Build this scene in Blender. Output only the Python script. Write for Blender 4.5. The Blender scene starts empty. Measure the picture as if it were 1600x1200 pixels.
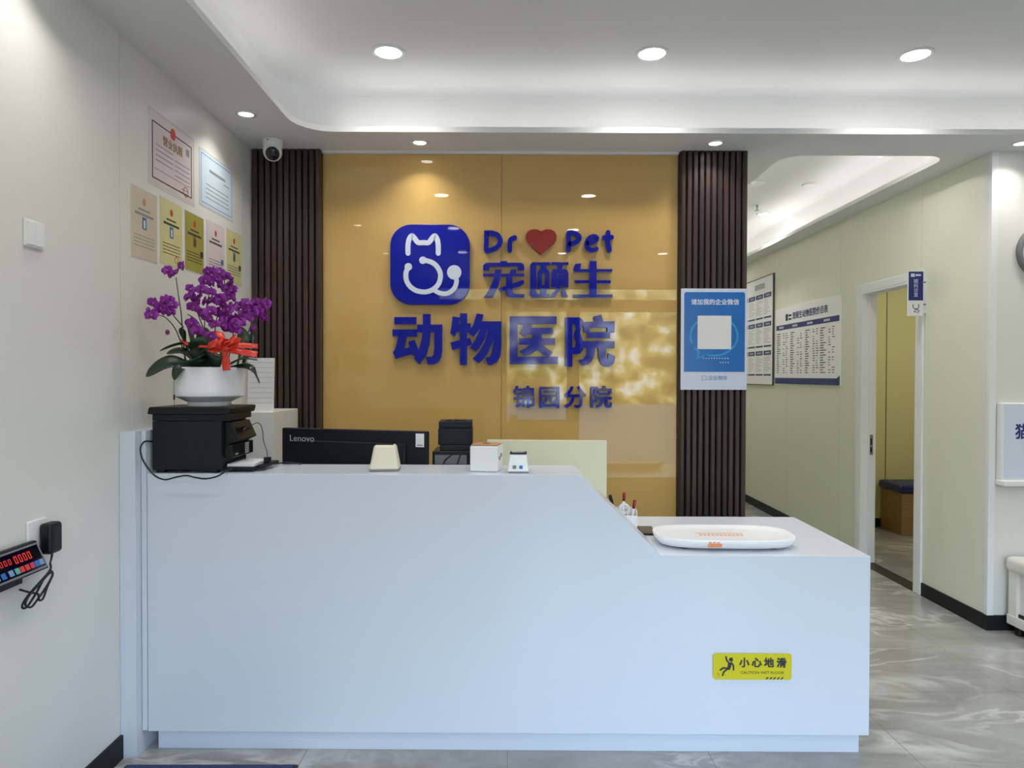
import bpy, bmesh, math, random
from mathutils import Vector, Matrix
random.seed(7)
C = bpy.context.scene.collection
S = bpy.context.scene
PI = math.pi

# ------------------------------------------------------------------ camera, world, exposure
CAM = Vector((0, 0, 1.5)); F = 1063.0
PITCH, YAW, ROLL = 14 / F, 6 / F, 0.0025
cd = bpy.data.cameras.new('camera'); cam = bpy.data.objects.new('camera', cd); C.objects.link(cam)
cd.sensor_width = 36; cd.lens = 36 * F / 1600; cd.clip_start = 0.05; cd.clip_end = 200
cam.matrix_world = (Matrix.Translation(CAM) @ Matrix.Rotation(-YAW, 4, 'Z') @ Matrix.Rotation(PI / 2 - PITCH, 4, 'X')
                    @ Matrix.Rotation(ROLL, 4, 'Z'))
S.camera = cam
S.view_settings.view_transform = 'Standard'; S.view_settings.look = 'None'
S.view_settings.exposure = 0.28; S.view_settings.gamma = 1.0; S.view_settings.use_curve_mapping = False
S.cycles.max_bounces = 10; S.cycles.diffuse_bounces = 6; S.cycles.sample_clamp_indirect = 6
S.cycles.caustics_reflective = False; S.cycles.caustics_refractive = False
S.cycles.blur_glossy = 0.1

P_TRAY, P_RIM, P_COVE, P_COR, P_EXAM, SKY = 3.0, 1.05, 0.24, 4.6, 11.0, 1.85
WARM = (1.0, 0.975, 0.925)

def srgb(*c):
    c = [v / 255 for v in c]
    return tuple(v / 12.92 if v <= 0.04045 else ((v + 0.055) / 1.055) ** 2.4 for v in c) + (1,)

def world():
    w = bpy.data.worlds.new('street_daylight'); S.world = w; w.use_nodes = True
    n = w.node_tree; n.nodes.clear(); L = n.links.new
    N = n.nodes.new
    tc = N('ShaderNodeTexCoord'); sep = N('ShaderNodeSeparateXYZ'); L(tc.outputs['Generated'], sep.inputs[0])
    ramp = N('ShaderNodeValToRGB'); L(sep.outputs['Z'], ramp.inputs[0])
    mr = N('ShaderNodeMapRange'); mr.inputs['From Min'].default_value = -0.3; mr.inputs['From Max'].default_value = 0.9
    L(sep.outputs['Z'], mr.inputs['Value']); L(mr.outputs[0], ramp.inputs[0])
    e = ramp.color_ramp.elements
    e[0].position = 0.0; e[0].color = (0.22, 0.22, 0.22, 1)
    e[1].position = 1.0; e[1].color = (1.9, 2.9, 4.6, 1)
    for p, c in ((0.24, (0.35, 0.34, 0.32, 1)), (0.27, (0.9, 0.95, 0.9, 1)), (0.45, (2.2, 3.1, 4.6, 1))):
        q = e.new(p); q.color = c
    noise = N('ShaderNodeTexNoise'); noise.inputs['Scale'].default_value = 34; noise.inputs['Detail'].default_value = 7
    L(tc.outputs['Generated'], noise.inputs['Vector'])
    leaf = N('ShaderNodeValToRGB'); L(noise.outputs['Fac'], leaf.inputs[0])
    e = leaf.color_ramp.elements
    e[0].position = 0.38; e[0].color = (0.10, 0.11, 0.05, 1)
    e[1].position = 0.70; e[1].color = (2.2, 2.5, 2.9, 1)
    for p, c in ((0.47, (0.45, 0.42, 0.12, 1)), (0.56, (1.2, 1.1, 0.45, 1))):
        q = e.new(p); q.color = c
    band = N('ShaderNodeValToRGB'); L(mr.outputs[0], band.inputs[0])
    e = band.color_ramp.elements
    e[0].position = 0.18; e[0].color = (0, 0, 0, 1); e[1].position = 0.50; e[1].color = (0, 0, 0, 1)
    for p, v in ((0.20, 0.95), (0.38, 0.9)):
        q = e.new(p); q.color = (v, v, v, 1)
    mix = N('ShaderNodeMix'); mix.data_type = 'RGBA'
    L(band.outputs[0], mix.inputs[0]); L(ramp.outputs[0], mix.inputs[6]); L(leaf.outputs[0], mix.inputs[7])
    bg = N('ShaderNodeBackground'); bg.inputs[1].default_value = SKY * 2.2; L(mix.outputs[2], bg.inputs[0])
    out = N('ShaderNodeOutputWorld'); L(bg.outputs[0], out.inputs[0])
world()

def portal(x, z, w, h, y=-1.98):
    d = bpy.data.lights.new('window_portal', 'AREA'); d.shape = 'RECTANGLE'; d.size = w; d.size_y = h
    d.cycles.is_portal = True
    o = bpy.data.objects.new('window_portal', d); C.objects.link(o); o.location = (x, y, z)
    o.rotation_euler = (PI / 2, 0, 0)
portal(1.27, 1.4, 2.75, 2.8); portal(-0.55, 2.62, 0.9, 0.36)

# ------------------------------------------------------------------ materials
MATS = {}
def mat(name, col, rough=0.5, metal=0.0, spec=0.5, emit=None, var=0.0, scale=6.0, bump=0.0, stretch=None, coat=0.0):
    if name in MATS: return MATS[name]
    m = bpy.data.materials.new(name); m.use_nodes = True; n = m.node_tree; b = n.nodes['Principled BSDF']
    b.inputs['Base Color'].default_value = col; b.inputs['Roughness'].default_value = rough
    b.inputs['Metallic'].default_value = metal; b.inputs['Specular IOR Level'].default_value = spec
    if coat: b.inputs['Coat Weight'].default_value = coat; b.inputs['Coat Roughness'].default_value = 0.05
    if emit:
        b.inputs['Emission Color'].default_value = emit[0]; b.inputs['Emission Strength'].default_value = emit[1]
    if var or bump:
        tc = n.nodes.new('ShaderNodeTexCoord'); mp = n.nodes.new('ShaderNodeMapping')
        n.links.new(tc.outputs['Object'], mp.inputs[0])
        if stretch: mp.inputs['Scale'].default_value = stretch
        t = n.nodes.new('ShaderNodeTexNoise'); t.inputs['Scale'].default_value = scale; t.inputs['Detail'].default_value = 5
        n.links.new(mp.outputs[0], t.inputs['Vector'])
        if var:
            r = n.nodes.new('ShaderNodeValToRGB'); n.links.new(t.outputs['Fac'], r.inputs[0])
            r.color_ramp.elements[0].position = 0.3; r.color_ramp.elements[1].position = 0.7
            r.color_ramp.elements[0].color = tuple(v * (1 - var) for v in col[:3]) + (1,)
            r.color_ramp.elements[1].color = tuple(min(1, v * (1 + var)) for v in col[:3]) + (1,)
            n.links.new(r.outputs[0], b.inputs['Base Color'])
        if bump:
            bp = n.nodes.new('ShaderNodeBump'); bp.inputs['Strength'].default_value = bump; bp.inputs['Distance'].default_value = 0.01
            n.links.new(t.outputs['Fac'], bp.inputs['Height']); n.links.new(bp.outputs[0], b.inputs['Normal'])
    MATS[name] = m
    return m

def floor_mat():
    m = bpy.data.materials.new('grey_marble_tile'); m.use_nodes = True; n = m.node_tree; L = n.links.new; N = n.nodes.new
    b = n.nodes['Principled BSDF']
    tc = N('ShaderNodeTexCoord'); mp = N('ShaderNodeMapping'); mp.inputs['Rotation'].default_value = (0, 0, 0.5)
    mp.inputs['Scale'].default_value = (0.9, 2.0, 1); L(tc.outputs['Object'], mp.inputs[0])
    w = N('ShaderNodeTexNoise'); w.inputs['Scale'].default_value = 1.3; w.inputs['Detail'].default_value = 6; L(mp.outputs[0], w.inputs['Vector'])
    mx = N('ShaderNodeMix'); mx.data_type = 'RGBA'; mx.inputs[0].default_value = 0.35; L(mp.outputs[0], mx.inputs[6]); L(w.outputs['Color'], mx.inputs[7])
    v = N('ShaderNodeTexNoise'); v.inputs['Scale'].default_value = 2.2; v.inputs['Detail'].default_value = 8; v.inputs['Distortion'].default_value = 0.8
    L(mx.outputs[2], v.inputs['Vector'])
    ab = N('ShaderNodeMath'); ab.operation = 'SUBTRACT'; ab.inputs[1].default_value = 0.5; L(v.outputs['Fac'], ab.inputs[0])
    a2 = N('ShaderNodeMath'); a2.operation = 'ABSOLUTE'; L(ab.outputs[0], a2.inputs[0])
    vr = N('ShaderNodeValToRGB'); L(a2.outputs[0], vr.inputs[0])
    e = vr.color_ramp.elements; e[0].position = 0.0; e[0].color = (1, 1, 1, 1); e[1].position = 0.035; e[1].color = (0, 0, 0, 1)
    base = N('ShaderNodeTexNoise'); base.inputs['Scale'].default_value = 2.5; base.inputs['Detail'].default_value = 9; base.inputs['Roughness'].default_value = 0.65
    L(mx.outputs[2], base.inputs['Vector'])
    br = N('ShaderNodeValToRGB'); L(base.outputs['Fac'], br.inputs[0]); e = br.color_ramp.elements
    e[0].position = 0.3; e[0].color = srgb(128, 126, 121); e[1].position = 0.72; e[1].color = srgb(172, 170, 165)
    mask = N('ShaderNodeTexNoise'); mask.inputs['Scale'].default_value = 1.6; L(mp.outputs[0], mask.inputs['Vector'])
    mm = N('ShaderNodeMath'); mm.operation = 'MULTIPLY'; L(vr.outputs[0], mm.inputs[0])
    mk = N('ShaderNodeMapRange'); mk.inputs['From Min'].default_value = 0.4; mk.inputs['From Max'].default_value = 0.65; mk.inputs['To Max'].default_value = 0.7
    L(mask.outputs['Fac'], mk.inputs['Value']); L(mk.outputs[0], mm.inputs[1])
    m2 = N('ShaderNodeMix'); m2.data_type = 'RGBA'; L(mm.outputs[0], m2.inputs[0]); L(br.outputs[0], m2.inputs[6]); m2.inputs[7].default_value = srgb(215, 213, 208)
    bk = N('ShaderNodeTexBrick'); bk.offset = 0.0; bk.inputs['Scale'].default_value = 1.0; bk.inputs['Brick Width'].default_value = 0.8
    bk.inputs['Row Height'].default_value = 0.8; bk.inputs['Mortar Size'].default_value = 0.0015
    L(tc.outputs['Object'], bk.inputs['Vector'])
    m3 = N('ShaderNodeMix'); m3.data_type = 'RGBA'; L(bk.outputs['Fac'], m3.inputs[0]); L(m2.outputs[2], m3.inputs[6]); m3.inputs[7].default_value = srgb(118, 117, 114)
    L(m3.outputs[2], b.inputs['Base Color']); b.inputs['Roughness'].default_value = 0.13
    return m

def slat_mat():
    m = bpy.data.materials.new('dark_walnut_slats'); m.use_nodes = True; n = m.node_tree; L = n.links.new; N = n.nodes.new
    b = n.nodes['Principled BSDF']; tc = N('ShaderNodeTexCoord')
    mp = N('ShaderNodeMapping'); mp.inputs['Scale'].default_value = (22, 1, 0.5); L(tc.outputs['Object'], mp.inputs[0])
    t = N('ShaderNodeTexNoise'); t.inputs['Scale'].default_value = 1.3; t.inputs['Detail'].default_value = 4; L(mp.outputs[0], t.inputs['Vector'])
    r = N('ShaderNodeValToRGB'); L(t.outputs['Fac'], r.inputs[0]); e = r.color_ramp.elements
    e[0].position = 0.32; e[0].color = srgb(32, 30, 31); e[1].position = 0.68; e[1].color = srgb(70, 50, 43)
    L(r.outputs[0], b.inputs['Base Color']); b.inputs['Roughness'].default_value = 0.42
    return m

def glass_mat():
    m = bpy.data.materials.new('clear_window_glass'); m.use_nodes = True; n = m.node_tree; n.nodes.clear(); N = n.nodes.new; L = n.links.new
    tr = N('ShaderNodeBsdfTransparent'); tr.inputs[0].default_value = (0.93, 0.96, 0.96, 1)
    gl = N('ShaderNodeBsdfGlossy'); gl.inputs['Roughness'].default_value = 0.0
    fr = N('ShaderNodeFresnel'); fr.inputs[0].default_value = 1.45
    mx = N('ShaderNodeMixShader'); L(fr.outputs[0], mx.inputs[0]); L(tr.outputs[0], mx.inputs[1]); L(gl.outputs[0], mx.inputs[2])
    o = N('ShaderNodeOutputMaterial'); L(mx.outputs[0], o.inputs[0])
    return m

WALL = mat('warm_white_wall_panel', srgb(226, 225, 219), 0.38, var=0.012, scale=2)
CORW = mat('pale_yellow_green_wall_panel', srgb(224, 226, 208), 0.42, var=0.012, scale=2)
EXAMW = mat('olive_cream_wall_panel', srgb(212, 206, 150), 0.5, var=0.015, scale=2)
CEIL = mat('white_ceiling_paint', srgb(228, 228, 228), 0.8, var=0.008, scale=3)
BASEB = mat('black_skirting', srgb(20, 20, 28), 0.5, spec=0.3)
TRIMW = mat('white_trim', srgb(232, 233, 235), 0.35)
SEAM = mat('wall_joint', srgb(212, 210, 204), 0.5)
FLOOR = floor_mat(); SLAT = slat_mat(); GLASS = glass_mat()
GOLD = mat('gold_back_painted_glass', srgb(207, 170, 104), 0.012, spec=0.5, var=0.02, scale=1.5)
WHITE = mat('gloss_white_lacquer', srgb(209, 214, 223), 0.22, spec=0.35)
WPLAS = mat('white_plastic', srgb(235, 235, 235), 0.35)
CREAM = mat('cream_plastic', srgb(226, 220, 196), 0.4)
IVORY = mat('ivory_board', srgb(226, 224, 196), 0.45)
NAVYP = mat('navy_black_plastic', srgb(17, 19, 31), 0.5, spec=0.3, var=0.06, scale=60)
BLACK = mat('black_plastic', srgb(14, 14, 17), 0.4, spec=0.35)
BLACKG = mat('black_gloss', srgb(8, 8, 10), 0.08)
RUBBER = mat('black_cable', srgb(14, 14, 16), 0.5)
GREYP = mat('grey_plastic', srgb(120, 122, 126), 0.45)
LGREY = mat('light_grey_plastic', srgb(175, 178, 180), 0.4)
BLUE = mat('gloss_blue_acrylic', srgb(22, 32, 156), 0.03, spec=0.28)
LOGOW = mat('logo_white', srgb(214, 222, 238), 0.3)
RED = mat('red_acrylic', srgb(140, 22, 26), 0.25)
PAPER = mat('paper_white', srgb(226, 226, 228), 0.6, var=0.02, scale=9)
INK = mat('dark_ink', srgb(48, 48, 56), 0.6)
FINK = mat('faint_ink', srgb(140, 142, 150), 0.6)
NAVY = mat('navy_print', srgb(34, 42, 118), 0.4)
POSTB = mat('poster_blue', srgb(18, 104, 186), 0.25, var=0.08, scale=4)
CYAN = mat('poster_cyan', srgb(34, 150, 214), 0.3)
YELL = mat('sign_yellow', srgb(204, 190, 0), 0.5)
SIGNK = mat('sign_black', srgb(22, 34, 38), 0.5)
STEEL = mat('brushed_steel', srgb(170, 168, 160), 0.3, metal=1.0)
WOOD = mat('oak_veneer', srgb(146, 116, 72), 0.5, var=0.18, scale=5, stretch=(0.6, 3, 9))
CUSH = mat('navy_vinyl', srgb(26, 38, 92), 0.4, bump=0.1, scale=40)
LAMP = mat('downlight_diffuser', (1, 1, 1, 1), 0.5, emit=((1, 0.98, 0.94, 1), 20.0))
LAMPS = mat('spotlight_diffuser', (1, 1, 1, 1), 0.5, emit=((1, 0.98, 0.94, 1), 10.0))
STRIP = mat('cove_strip_led', (1, 1, 1, 1), 0.5, emit=((1, 0.97, 0.9, 1), 4.0))
LEAF = mat('orchid_leaf_green', srgb(34, 54, 38), 0.35, var=0.2, scale=12)
STEM = mat('orchid_stem_green', srgb(48, 52, 34), 0.5, var=0.2, scale=30)
PETAL = mat('magenta_petal', srgb(130, 22, 144), 0.5, var=0.25, scale=45)
LIP = mat('dark_magenta_lip', srgb(104, 10, 92), 0.5)
POLLEN = mat('pale_column', srgb(220, 190, 210), 0.5)
SOIL = mat('dark_moss', srgb(34, 32, 24), 0.9, bump=0.5, scale=60)
POT = mat('white_ceramic', srgb(232, 234, 238), 0.3)
BOW = mat('red_satin_ribbon', srgb(214, 46, 24), 0.25, spec=0.7, var=0.12, scale=10)
ORANGE = mat('orange_print', srgb(226, 138, 92), 0.5)
LIDW = mat('light_wood_lid', srgb(190, 140, 96), 0.5, var=0.1, scale=12, stretch=(1, 6, 1))
LED = mat('red_led_digits', srgb(90, 0, 0), 0.3, emit=((1, 0.06, 0.03, 1), 0.5))
TAN = mat('tan_certificate', srgb(206, 196, 174), 0.45, var=0.05, scale=8)
YCERT = mat('yellow_certificate', srgb(212, 208, 150), 0.45, var=0.05, scale=8)
OLIVE = mat('olive_certificate', srgb(160, 152, 74), 0.4, var=0.08, scale=8)
PINKC = mat('pink_certificate', srgb(218, 206, 206), 0.45, var=0.05, scale=8)
BLUEC = mat('pale_blue_certificate', srgb(206, 222, 232), 0.45, var=0.03, scale=8)
SEAL = mat('red_seal', srgb(196, 70, 58), 0.5)
GOLDT = mat('gold_title_ink', srgb(140, 106, 52), 0.5)
PHOTOB = mat('photo_blue', srgb(66, 118, 172), 0.4)
LBLUE = mat('pale_blue_line', srgb(118, 152, 202), 0.5)
FILM = mat('clear_film_edge', srgb(218, 219, 216), 0.15)
CONC = mat('grey_pavement', srgb(72, 72, 72), 0.8, var=0.1, scale=3)

# ------------------------------------------------------------------ mesh helpers
def box(bm, x0, x1, y0, y1, z0, z1):
    v = [bm.verts.new(p) for p in ((x0, y0, z0), (x1, y0, z0), (x1, y1, z0), (x0, y1, z0), (x0, y0, z1), (x1, y0, z1), (x1, y1, z1), (x0, y1, z1))]
    for f in ((3, 2, 1, 0), (4, 5, 6, 7), (0, 1, 5, 4), (1, 2, 6, 5), (2, 3, 7, 6), (3, 0, 4, 7)): bm.faces.new([v[i] for i in f])
    return v

def prism(bm, poly, y0, y1):
    """polygon of (x, z) points pulled from y0 to y1"""
    a = [bm.verts.new((x, y0, z)) for x, z in poly]; b = [bm.verts.new((x, y1, z)) for x, z in poly]
    fs = [bm.faces.new(a), bm.faces.new(b[::-1])]
    n = len(poly)
    for i in range(n): fs.append(bm.faces.new((a[i], b[i], b[(i + 1) % n], a[(i + 1) % n])))
    bmesh.ops.recalc_face_normals(bm, faces=fs)

def prism_z(bm, poly, z0, z1):
    a = [bm.verts.new((x, y, z0)) for x, y in poly]; b = [bm.verts.new((x, y, z1)) for x, y in poly]
    fs = [bm.faces.new(a), bm.faces.new(b[::-1])]
    n = len(poly)
    for i in range(n): fs.append(bm.faces.new((a[i], b[i], b[(i + 1) % n], a[(i + 1) % n])))
    bmesh.ops.recalc_face_normals(bm, faces=fs)

def disc(cx, cz, r, n=20, rz=None):
    rz = rz or r
    return [(cx + r * math.cos(2 * PI * i / n), cz + rz * math.sin(2 * PI * i / n)) for i in range(n)]

def rrect(x0, x1, z0, z1, r, n=6):
    out = []
    for cx, cz, a0 in ((x1 - r, z1 - r, 0), (x0 + r, z1 - r, 90), (x0 + r, z0 + r, 180), (x1 - r, z0 + r, 270)):
        for i in range(n + 1):
            a = math.radians(a0 + 90 * i / n); out.append((cx + r * math.cos(a), cz + r * math.sin(a)))
    return out

def stroke(bm, pts, w, y0, y1, closed=False, n=10):
    """round-ended line in the x-z plane, one continuous band"""
    P = [Vector((p[0], p[1])) for p in pts]
    if closed and (P[0] - P[-1]).length < 1e-7: P.pop()
    P = [p for i, p in enumerate(P) if i == 0 or (p - P[i - 1]).length > 1e-7]
    m, h = len(P), w / 2; L, R = [], []
    for i, p in enumerate(P):
        a = P[i - 1] if (i or closed) else None; b = P[(i + 1) % m] if (i < m - 1 or closed) else None
        d0 = (p - a).normalized() if a is not None else (b - p).normalized(); d1 = (b - p).normalized() if b is not None else d0
        n0, n1 = Vector((-d0.y, d0.x)), Vector((-d1.y, d1.x)); nn = n0 + n1
        nn = nn.normalized() if nn.length > 1e-6 else n0
        k = h / max(0.55, nn.dot(n0)); L.append(p + nn * k); R.append(p - nn * k)
    def v(q, y): return bm.verts.new((q.x, y, q.y))
    fs = []
    lf, rf, lb, rb = ([v(q, y) for q in Q] for Q, y in ((L, y0), (R, y0), (L, y1), (R, y1)))
    for i in range(m if closed else m - 1):
        j = (i + 1) % m
        fs += [bm.faces.new((lf[i], lf[j], rf[j], rf[i])), bm.faces.new((lb[i], rb[i], rb[j], lb[j])), bm.faces.new((lf[i], lb[i], lb[j], lf[j])), bm.faces.new((rf[i], rf[j], rb[j], rb[i]))]
    if not closed:
        for e, o_, s_ in ((0, P[0] - P[1], 1), (m - 1, P[-1] - P[-2], -1)):
            a0 = math.atan2((L[e] - P[e]).y, (L[e] - P[e]).x)
            arc = [P[e] + Vector((math.cos(a0 + s_ * PI * t / n), math.sin(a0 + s_ * PI * t / n))) * h for t in range(1, n)]
            f = [lf[e]] + [v(q, y0) for q in arc] + [rf[e]]; b_ = [lb[e]] + [v(q, y1) for q in arc] + [rb[e]]
            fs += [bm.faces.new(f), bm.faces.new(b_[::-1])]
            for i in range(len(f) - 1): fs.append(bm.faces.new((f[i], b_[i], b_[i + 1], f[i + 1])))
    bmesh.ops.recalc_face_normals(bm, faces=fs)

def smooth_line(p, k=5):
    """Catmull-Rom through the points"""
    p = [Vector(q) for q in p]; out = []
    for i in range(len(p) - 1):
        a, b, c, d = p[max(i - 1, 0)], p[i], p[i + 1], p[min(i + 2, len(p) - 1)]
        for j in range(k):
            t = j / k
            out.append(0.5 * (2 * b + (c - a) * t + (2 * a - 5 * b + 4 * c - d) * t * t + (3 * b - a - 3 * c + d) * t ** 3))
    return out + [p[-1]]

def tube(bm, pts, r, n=8, k=5, taper=None):
    P = smooth_line(pts, k) if k else [Vector(q) for q in pts]
    rings = []; up = Vector((0.31, 0.2, 0.93))
    for i, q in enumerate(P):
        t = (P[min(i + 1, len(P) - 1)] - P[max(i - 1, 0)]).normalized()
        s = t.cross(up)
        if s.length < 1e-4: s = t.cross(Vector((1, 0, 0)))
        s.normalize(); u = s.cross(t)
        rr = r if taper is None else r + (taper - r) * i / (len(P) - 1)
        rings.append([bm.verts.new(q + s * rr * math.cos(2 * PI * j / n) + u * rr * math.sin(2 * PI * j / n)) for j in range(n)])
    fs = []
    for a, b in zip(rings, rings[1:]):
        for j in range(n): fs.append(bm.faces.new((a[j], a[(j + 1) % n], b[(j + 1) % n], b[j])))
    fs.append(bm.faces.new(rings[0])); fs.append(bm.faces.new(rings[-1][::-1]))
    for f in fs: f.smooth = True
    bmesh.ops.recalc_face_normals(bm, faces=fs)

def lathe(bm, prof, n=40, c=(0, 0, 0), smooth=True, caps=True):
    rings = [[bm.verts.new((c[0] + r * math.cos(2 * PI * j / n), c[1] + r * math.sin(2 * PI * j / n), c[2] + z)) for j in range(n)] for r, z in prof]
    fs = []
    for a, b in zip(rings, rings[1:]):
        for j in range(n): fs.append(bm.faces.new((a[j], a[(j + 1) % n], b[(j + 1) % n], b[j])))
    if caps: fs.append(bm.faces.new(rings[0])); fs.append(bm.faces.new(rings[-1]))
    for f in fs: f.smooth = smooth
    bmesh.ops.recalc_face_normals(bm, faces=fs)

def obj(name, bm, m, parent=None, bevel=0.0, seg=2, smooth=False):
    me = bpy.data.meshes.new(name)
    if isinstance(bm, bmesh.types.BMesh): bm.to_mesh(me); bm.free()
    else: me = bm
    me.materials.clear(); me.materials.append(m)
    o = bpy.data.objects.new(name, me); C.objects.link(o)
    if parent: o.parent = parent
    if bevel:
        b = o.modifiers.new('edge', 'BEVEL'); b.width = bevel; b.segments = seg; b.limit_method = 'ANGLE'; b.angle_limit = 0.6
        me.shade_smooth() if seg > 1 else None
        if seg > 1:
            w = o.modifiers.new('wn', 'WEIGHTED_NORMAL'); w.keep_sharp = False
    return o

def B(*boxes):
    bm = bmesh.new()
    for b in boxes: box(bm, *b)
    return bm

def thing(name, label, cat, loc=(0, 0, 0), rotz=0.0, group=None):
    o = bpy.data.objects.new(name, None); C.objects.link(o); o.empty_display_size = 0.05
    o.location = loc; o.rotation_euler = (0, 0, rotz)
    return tag(o, label, cat, group)
def tag(o, label, cat, group=None):
    o['label'] = label; o['category'] = cat
    if group: o['group'] = group
    return o
def struct(name, bm, m, parent=None, bevel=0.0):
    o = obj(name, bm, m, parent, bevel)
    if not parent: o['kind'] = 'structure'
    return o
def copy_tree(o, parent=None):
    c = o.copy(); C.objects.link(c)
    if parent: c.parent = parent
    for ch in list(o.children): copy_tree(ch, c)
    return c

def lettering(name, body, size, x, z, y, m, parent, bold=0.0, depth=0.0006, align='CENTER', sx=1.0, vertical=False):
    """writing standing in the local x-z plane, front at -y"""
    c = bpy.data.curves.new('writing', 'FONT'); c.body = body; c.size = size; c.align_x = align; c.align_y = 'CENTER'
    c.extrude = depth / 2; c.resolution_u = 3
    if vertical: c.body = '\n'.join(body); c.space_line = 0.95
    o = bpy.data.objects.new('writing', c); C.objects.link(o)
    me = bpy.data.meshes.new_from_object(o.evaluated_get(bpy.context.evaluated_depsgraph_get()))
    bpy.data.objects.remove(o)
    bm = bmesh.new()
    offs = [(0, 0)] if not bold else [(bold * size * a, bold * size * b) for a, b in ((-1, -1), (1, -1), (1, 1), (-1, 1), (0, 1), (0, -1), (1, 0), (-1, 0))]
    for k_, (ox, oz) in enumerate(offs):
        n0 = len(bm.verts); bm.from_mesh(me); bm.verts.ensure_lookup_table()
        for v in bm.verts[n0:]:
            a = v.co.copy(); v.co = Vector((x + (a.x + ox) * sx, y - a.z - k_ * depth * 0.04, z + a.y + oz))
    bpy.data.meshes.remove(me)
    return obj(name, bm, m, parent)

def spot(px, py, Y):
    """point of the place seen at a picture position, at distance Y from the camera plane"""
    R = cam.matrix_world.to_3x3(); v = R @ Vector(((px - 800) / F, (600 - py) / F, -1)); return CAM + v * (Y / v.y)

# ------------------------------------------------------------------ setting
ZC, XL, XR, YB = 2.82, -1.51, 2.835, 3.99
struct('floor', B((-1.7, 5.3, -2.2, 9.7, -0.1, 0)), FLOOR)
struct('pavement', B((-20, 25, -30, -2.2, -0.25, -0.12)), CONC)
struct('wall_left', B((XL - 0.12, XL, -2.05, 4.2, 0, 3.3)), WALL)
struct('wall_back', B((XL, 1.405, 4.062, 4.2, 0, 3.3)), WALL)
struct('wall_corridor_left', B((1.30, 1.405, 4.2, 9.5, 0, 3.3)), CORW)
struct('wall_corridor_end', B((1.30, 2.95, 9.5, 9.6, 0, 3.3)), CORW)
DY0, DY1, DZ = 4.70, 5.42, 2.15
struct('wall_corridor_right', B((XR, XR + 0.09, YB + 0.1, DY0 - 0.021, 0, 3.3), (XR, XR + 0.09, DY1 + 0.021, 9.6, 0, 3.3), (XR, XR + 0.09, DY0 - 0.021, DY1 + 0.021, DZ + 0.021, 3.3)), CORW)
struct('wall_column', B((XR, 5.1, YB, YB + 0.1, 0, 3.3)), WALL)
struct('wall_right', B((5.0, 5.1, -2.05, YB, 0, 3.3)), WALL)
struct('wall_exam_back', B((XR + 0.09, 5.1, 6.73, 6.83, 0, 3.3)), EXAMW)
struct('wall_exam_right', B((5.0, 5.1, YB + 0.1, 6.83, 0, 3.3)), EXAMW)
struct('wall_exam_lining', B((XR + 0.09, XR + 0.095, YB + 0.1, DY0 - 0.08, 0, 3.0), (XR + 0.09, XR + 0.095, DY1 + 0.08, 6.73, 0, 3.0)), EXAMW)
# shop front behind the camera
YF = -1.95
struct('wall_front', B((XL - 0.12, -1.0, YF, YF + 0.14, 0, 3.3), (-1.0, -0.1, YF, YF + 0.14, 0, 2.44), (-1.0, 5.1, YF, YF + 0.14, 2.80, 3.3), (2.63, 5.1, YF, YF + 0.14, 0, 2.80)), WALL)  # unseen right bay walled up to cut daylight on the counter's right end
w = struct('window_1', B((-1.0, 2.63, YF + 0.02, YF + 0.12, 2.43, 2.60), (-1.0, 2.63, YF + 0.02, YF + 0.12, 2.76, 2.80), (-0.1, -0.02, YF + 0.02, YF + 0.12, 0, 2.8),
    (0.86, 1.04, YF + 0.02, YF + 0.12, 0, 2.43), (2.55, 2.63, YF + 0.02, YF + 0.12, 0, 2.8),
    (-0.1, 2.63, YF + 0.02, YF + 0.12, 0, 0.06)), GREYP)
for a, b, c, d in ((-1.0, -0.1, 2.60, 2.76), (-0.02, 2.55, 2.60, 2.76), (-0.02, 0.86, 0.06, 2.43), (1.04, 2.55, 0.06, 2.43)):
    obj('pane', B((a, b, YF + 0.06, YF + 0.068, c, d)), GLASS, w)

def holed_slab(name, outer, holes, z0, z1, m, kind=True):
    c = bpy.data.curves.new(name, 'CURVE'); c.dimensions = '2D'; c.fill_mode = 'BOTH'; c.extrude = (z1 - z0) / 2
    for poly in [outer] + holes:
        s = c.splines.new('POLY'); s.points.add(len(poly) - 1); s.use_cyclic_u = True
        for i, (x, y) in enumerate(poly): s.points[i].co = (x, y, 0, 1)
    o = bpy.data.objects.new('slab', c); C.objects.link(o)
    me = bpy.data.meshes.new_from_object(o.evaluated_get(bpy.context.evaluated_depsgraph_get())); bpy.data.objects.remove(o)
    me.transform(Matrix.Translation((0, 0, (z0 + z1) / 2)))
    bm = bmesh.new(); bm.from_mesh(me); bpy.data.meshes.remove(me)
    return struct(name, bm, m)
T1 = rrect(-1.14, 4.7, -1.5, 3.72, 0.2, 10); T2 = rrect(1.655, 2.65, 4.085, 9.0, 0.14, 8)
holed_slab('ceiling', [(-1.6, -2.05), (5.1, -2.05), (5.1, 9.6), (-1.6, 9.6)], [T1, T2], ZC, ZC + 0.03, CEIL)

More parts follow.
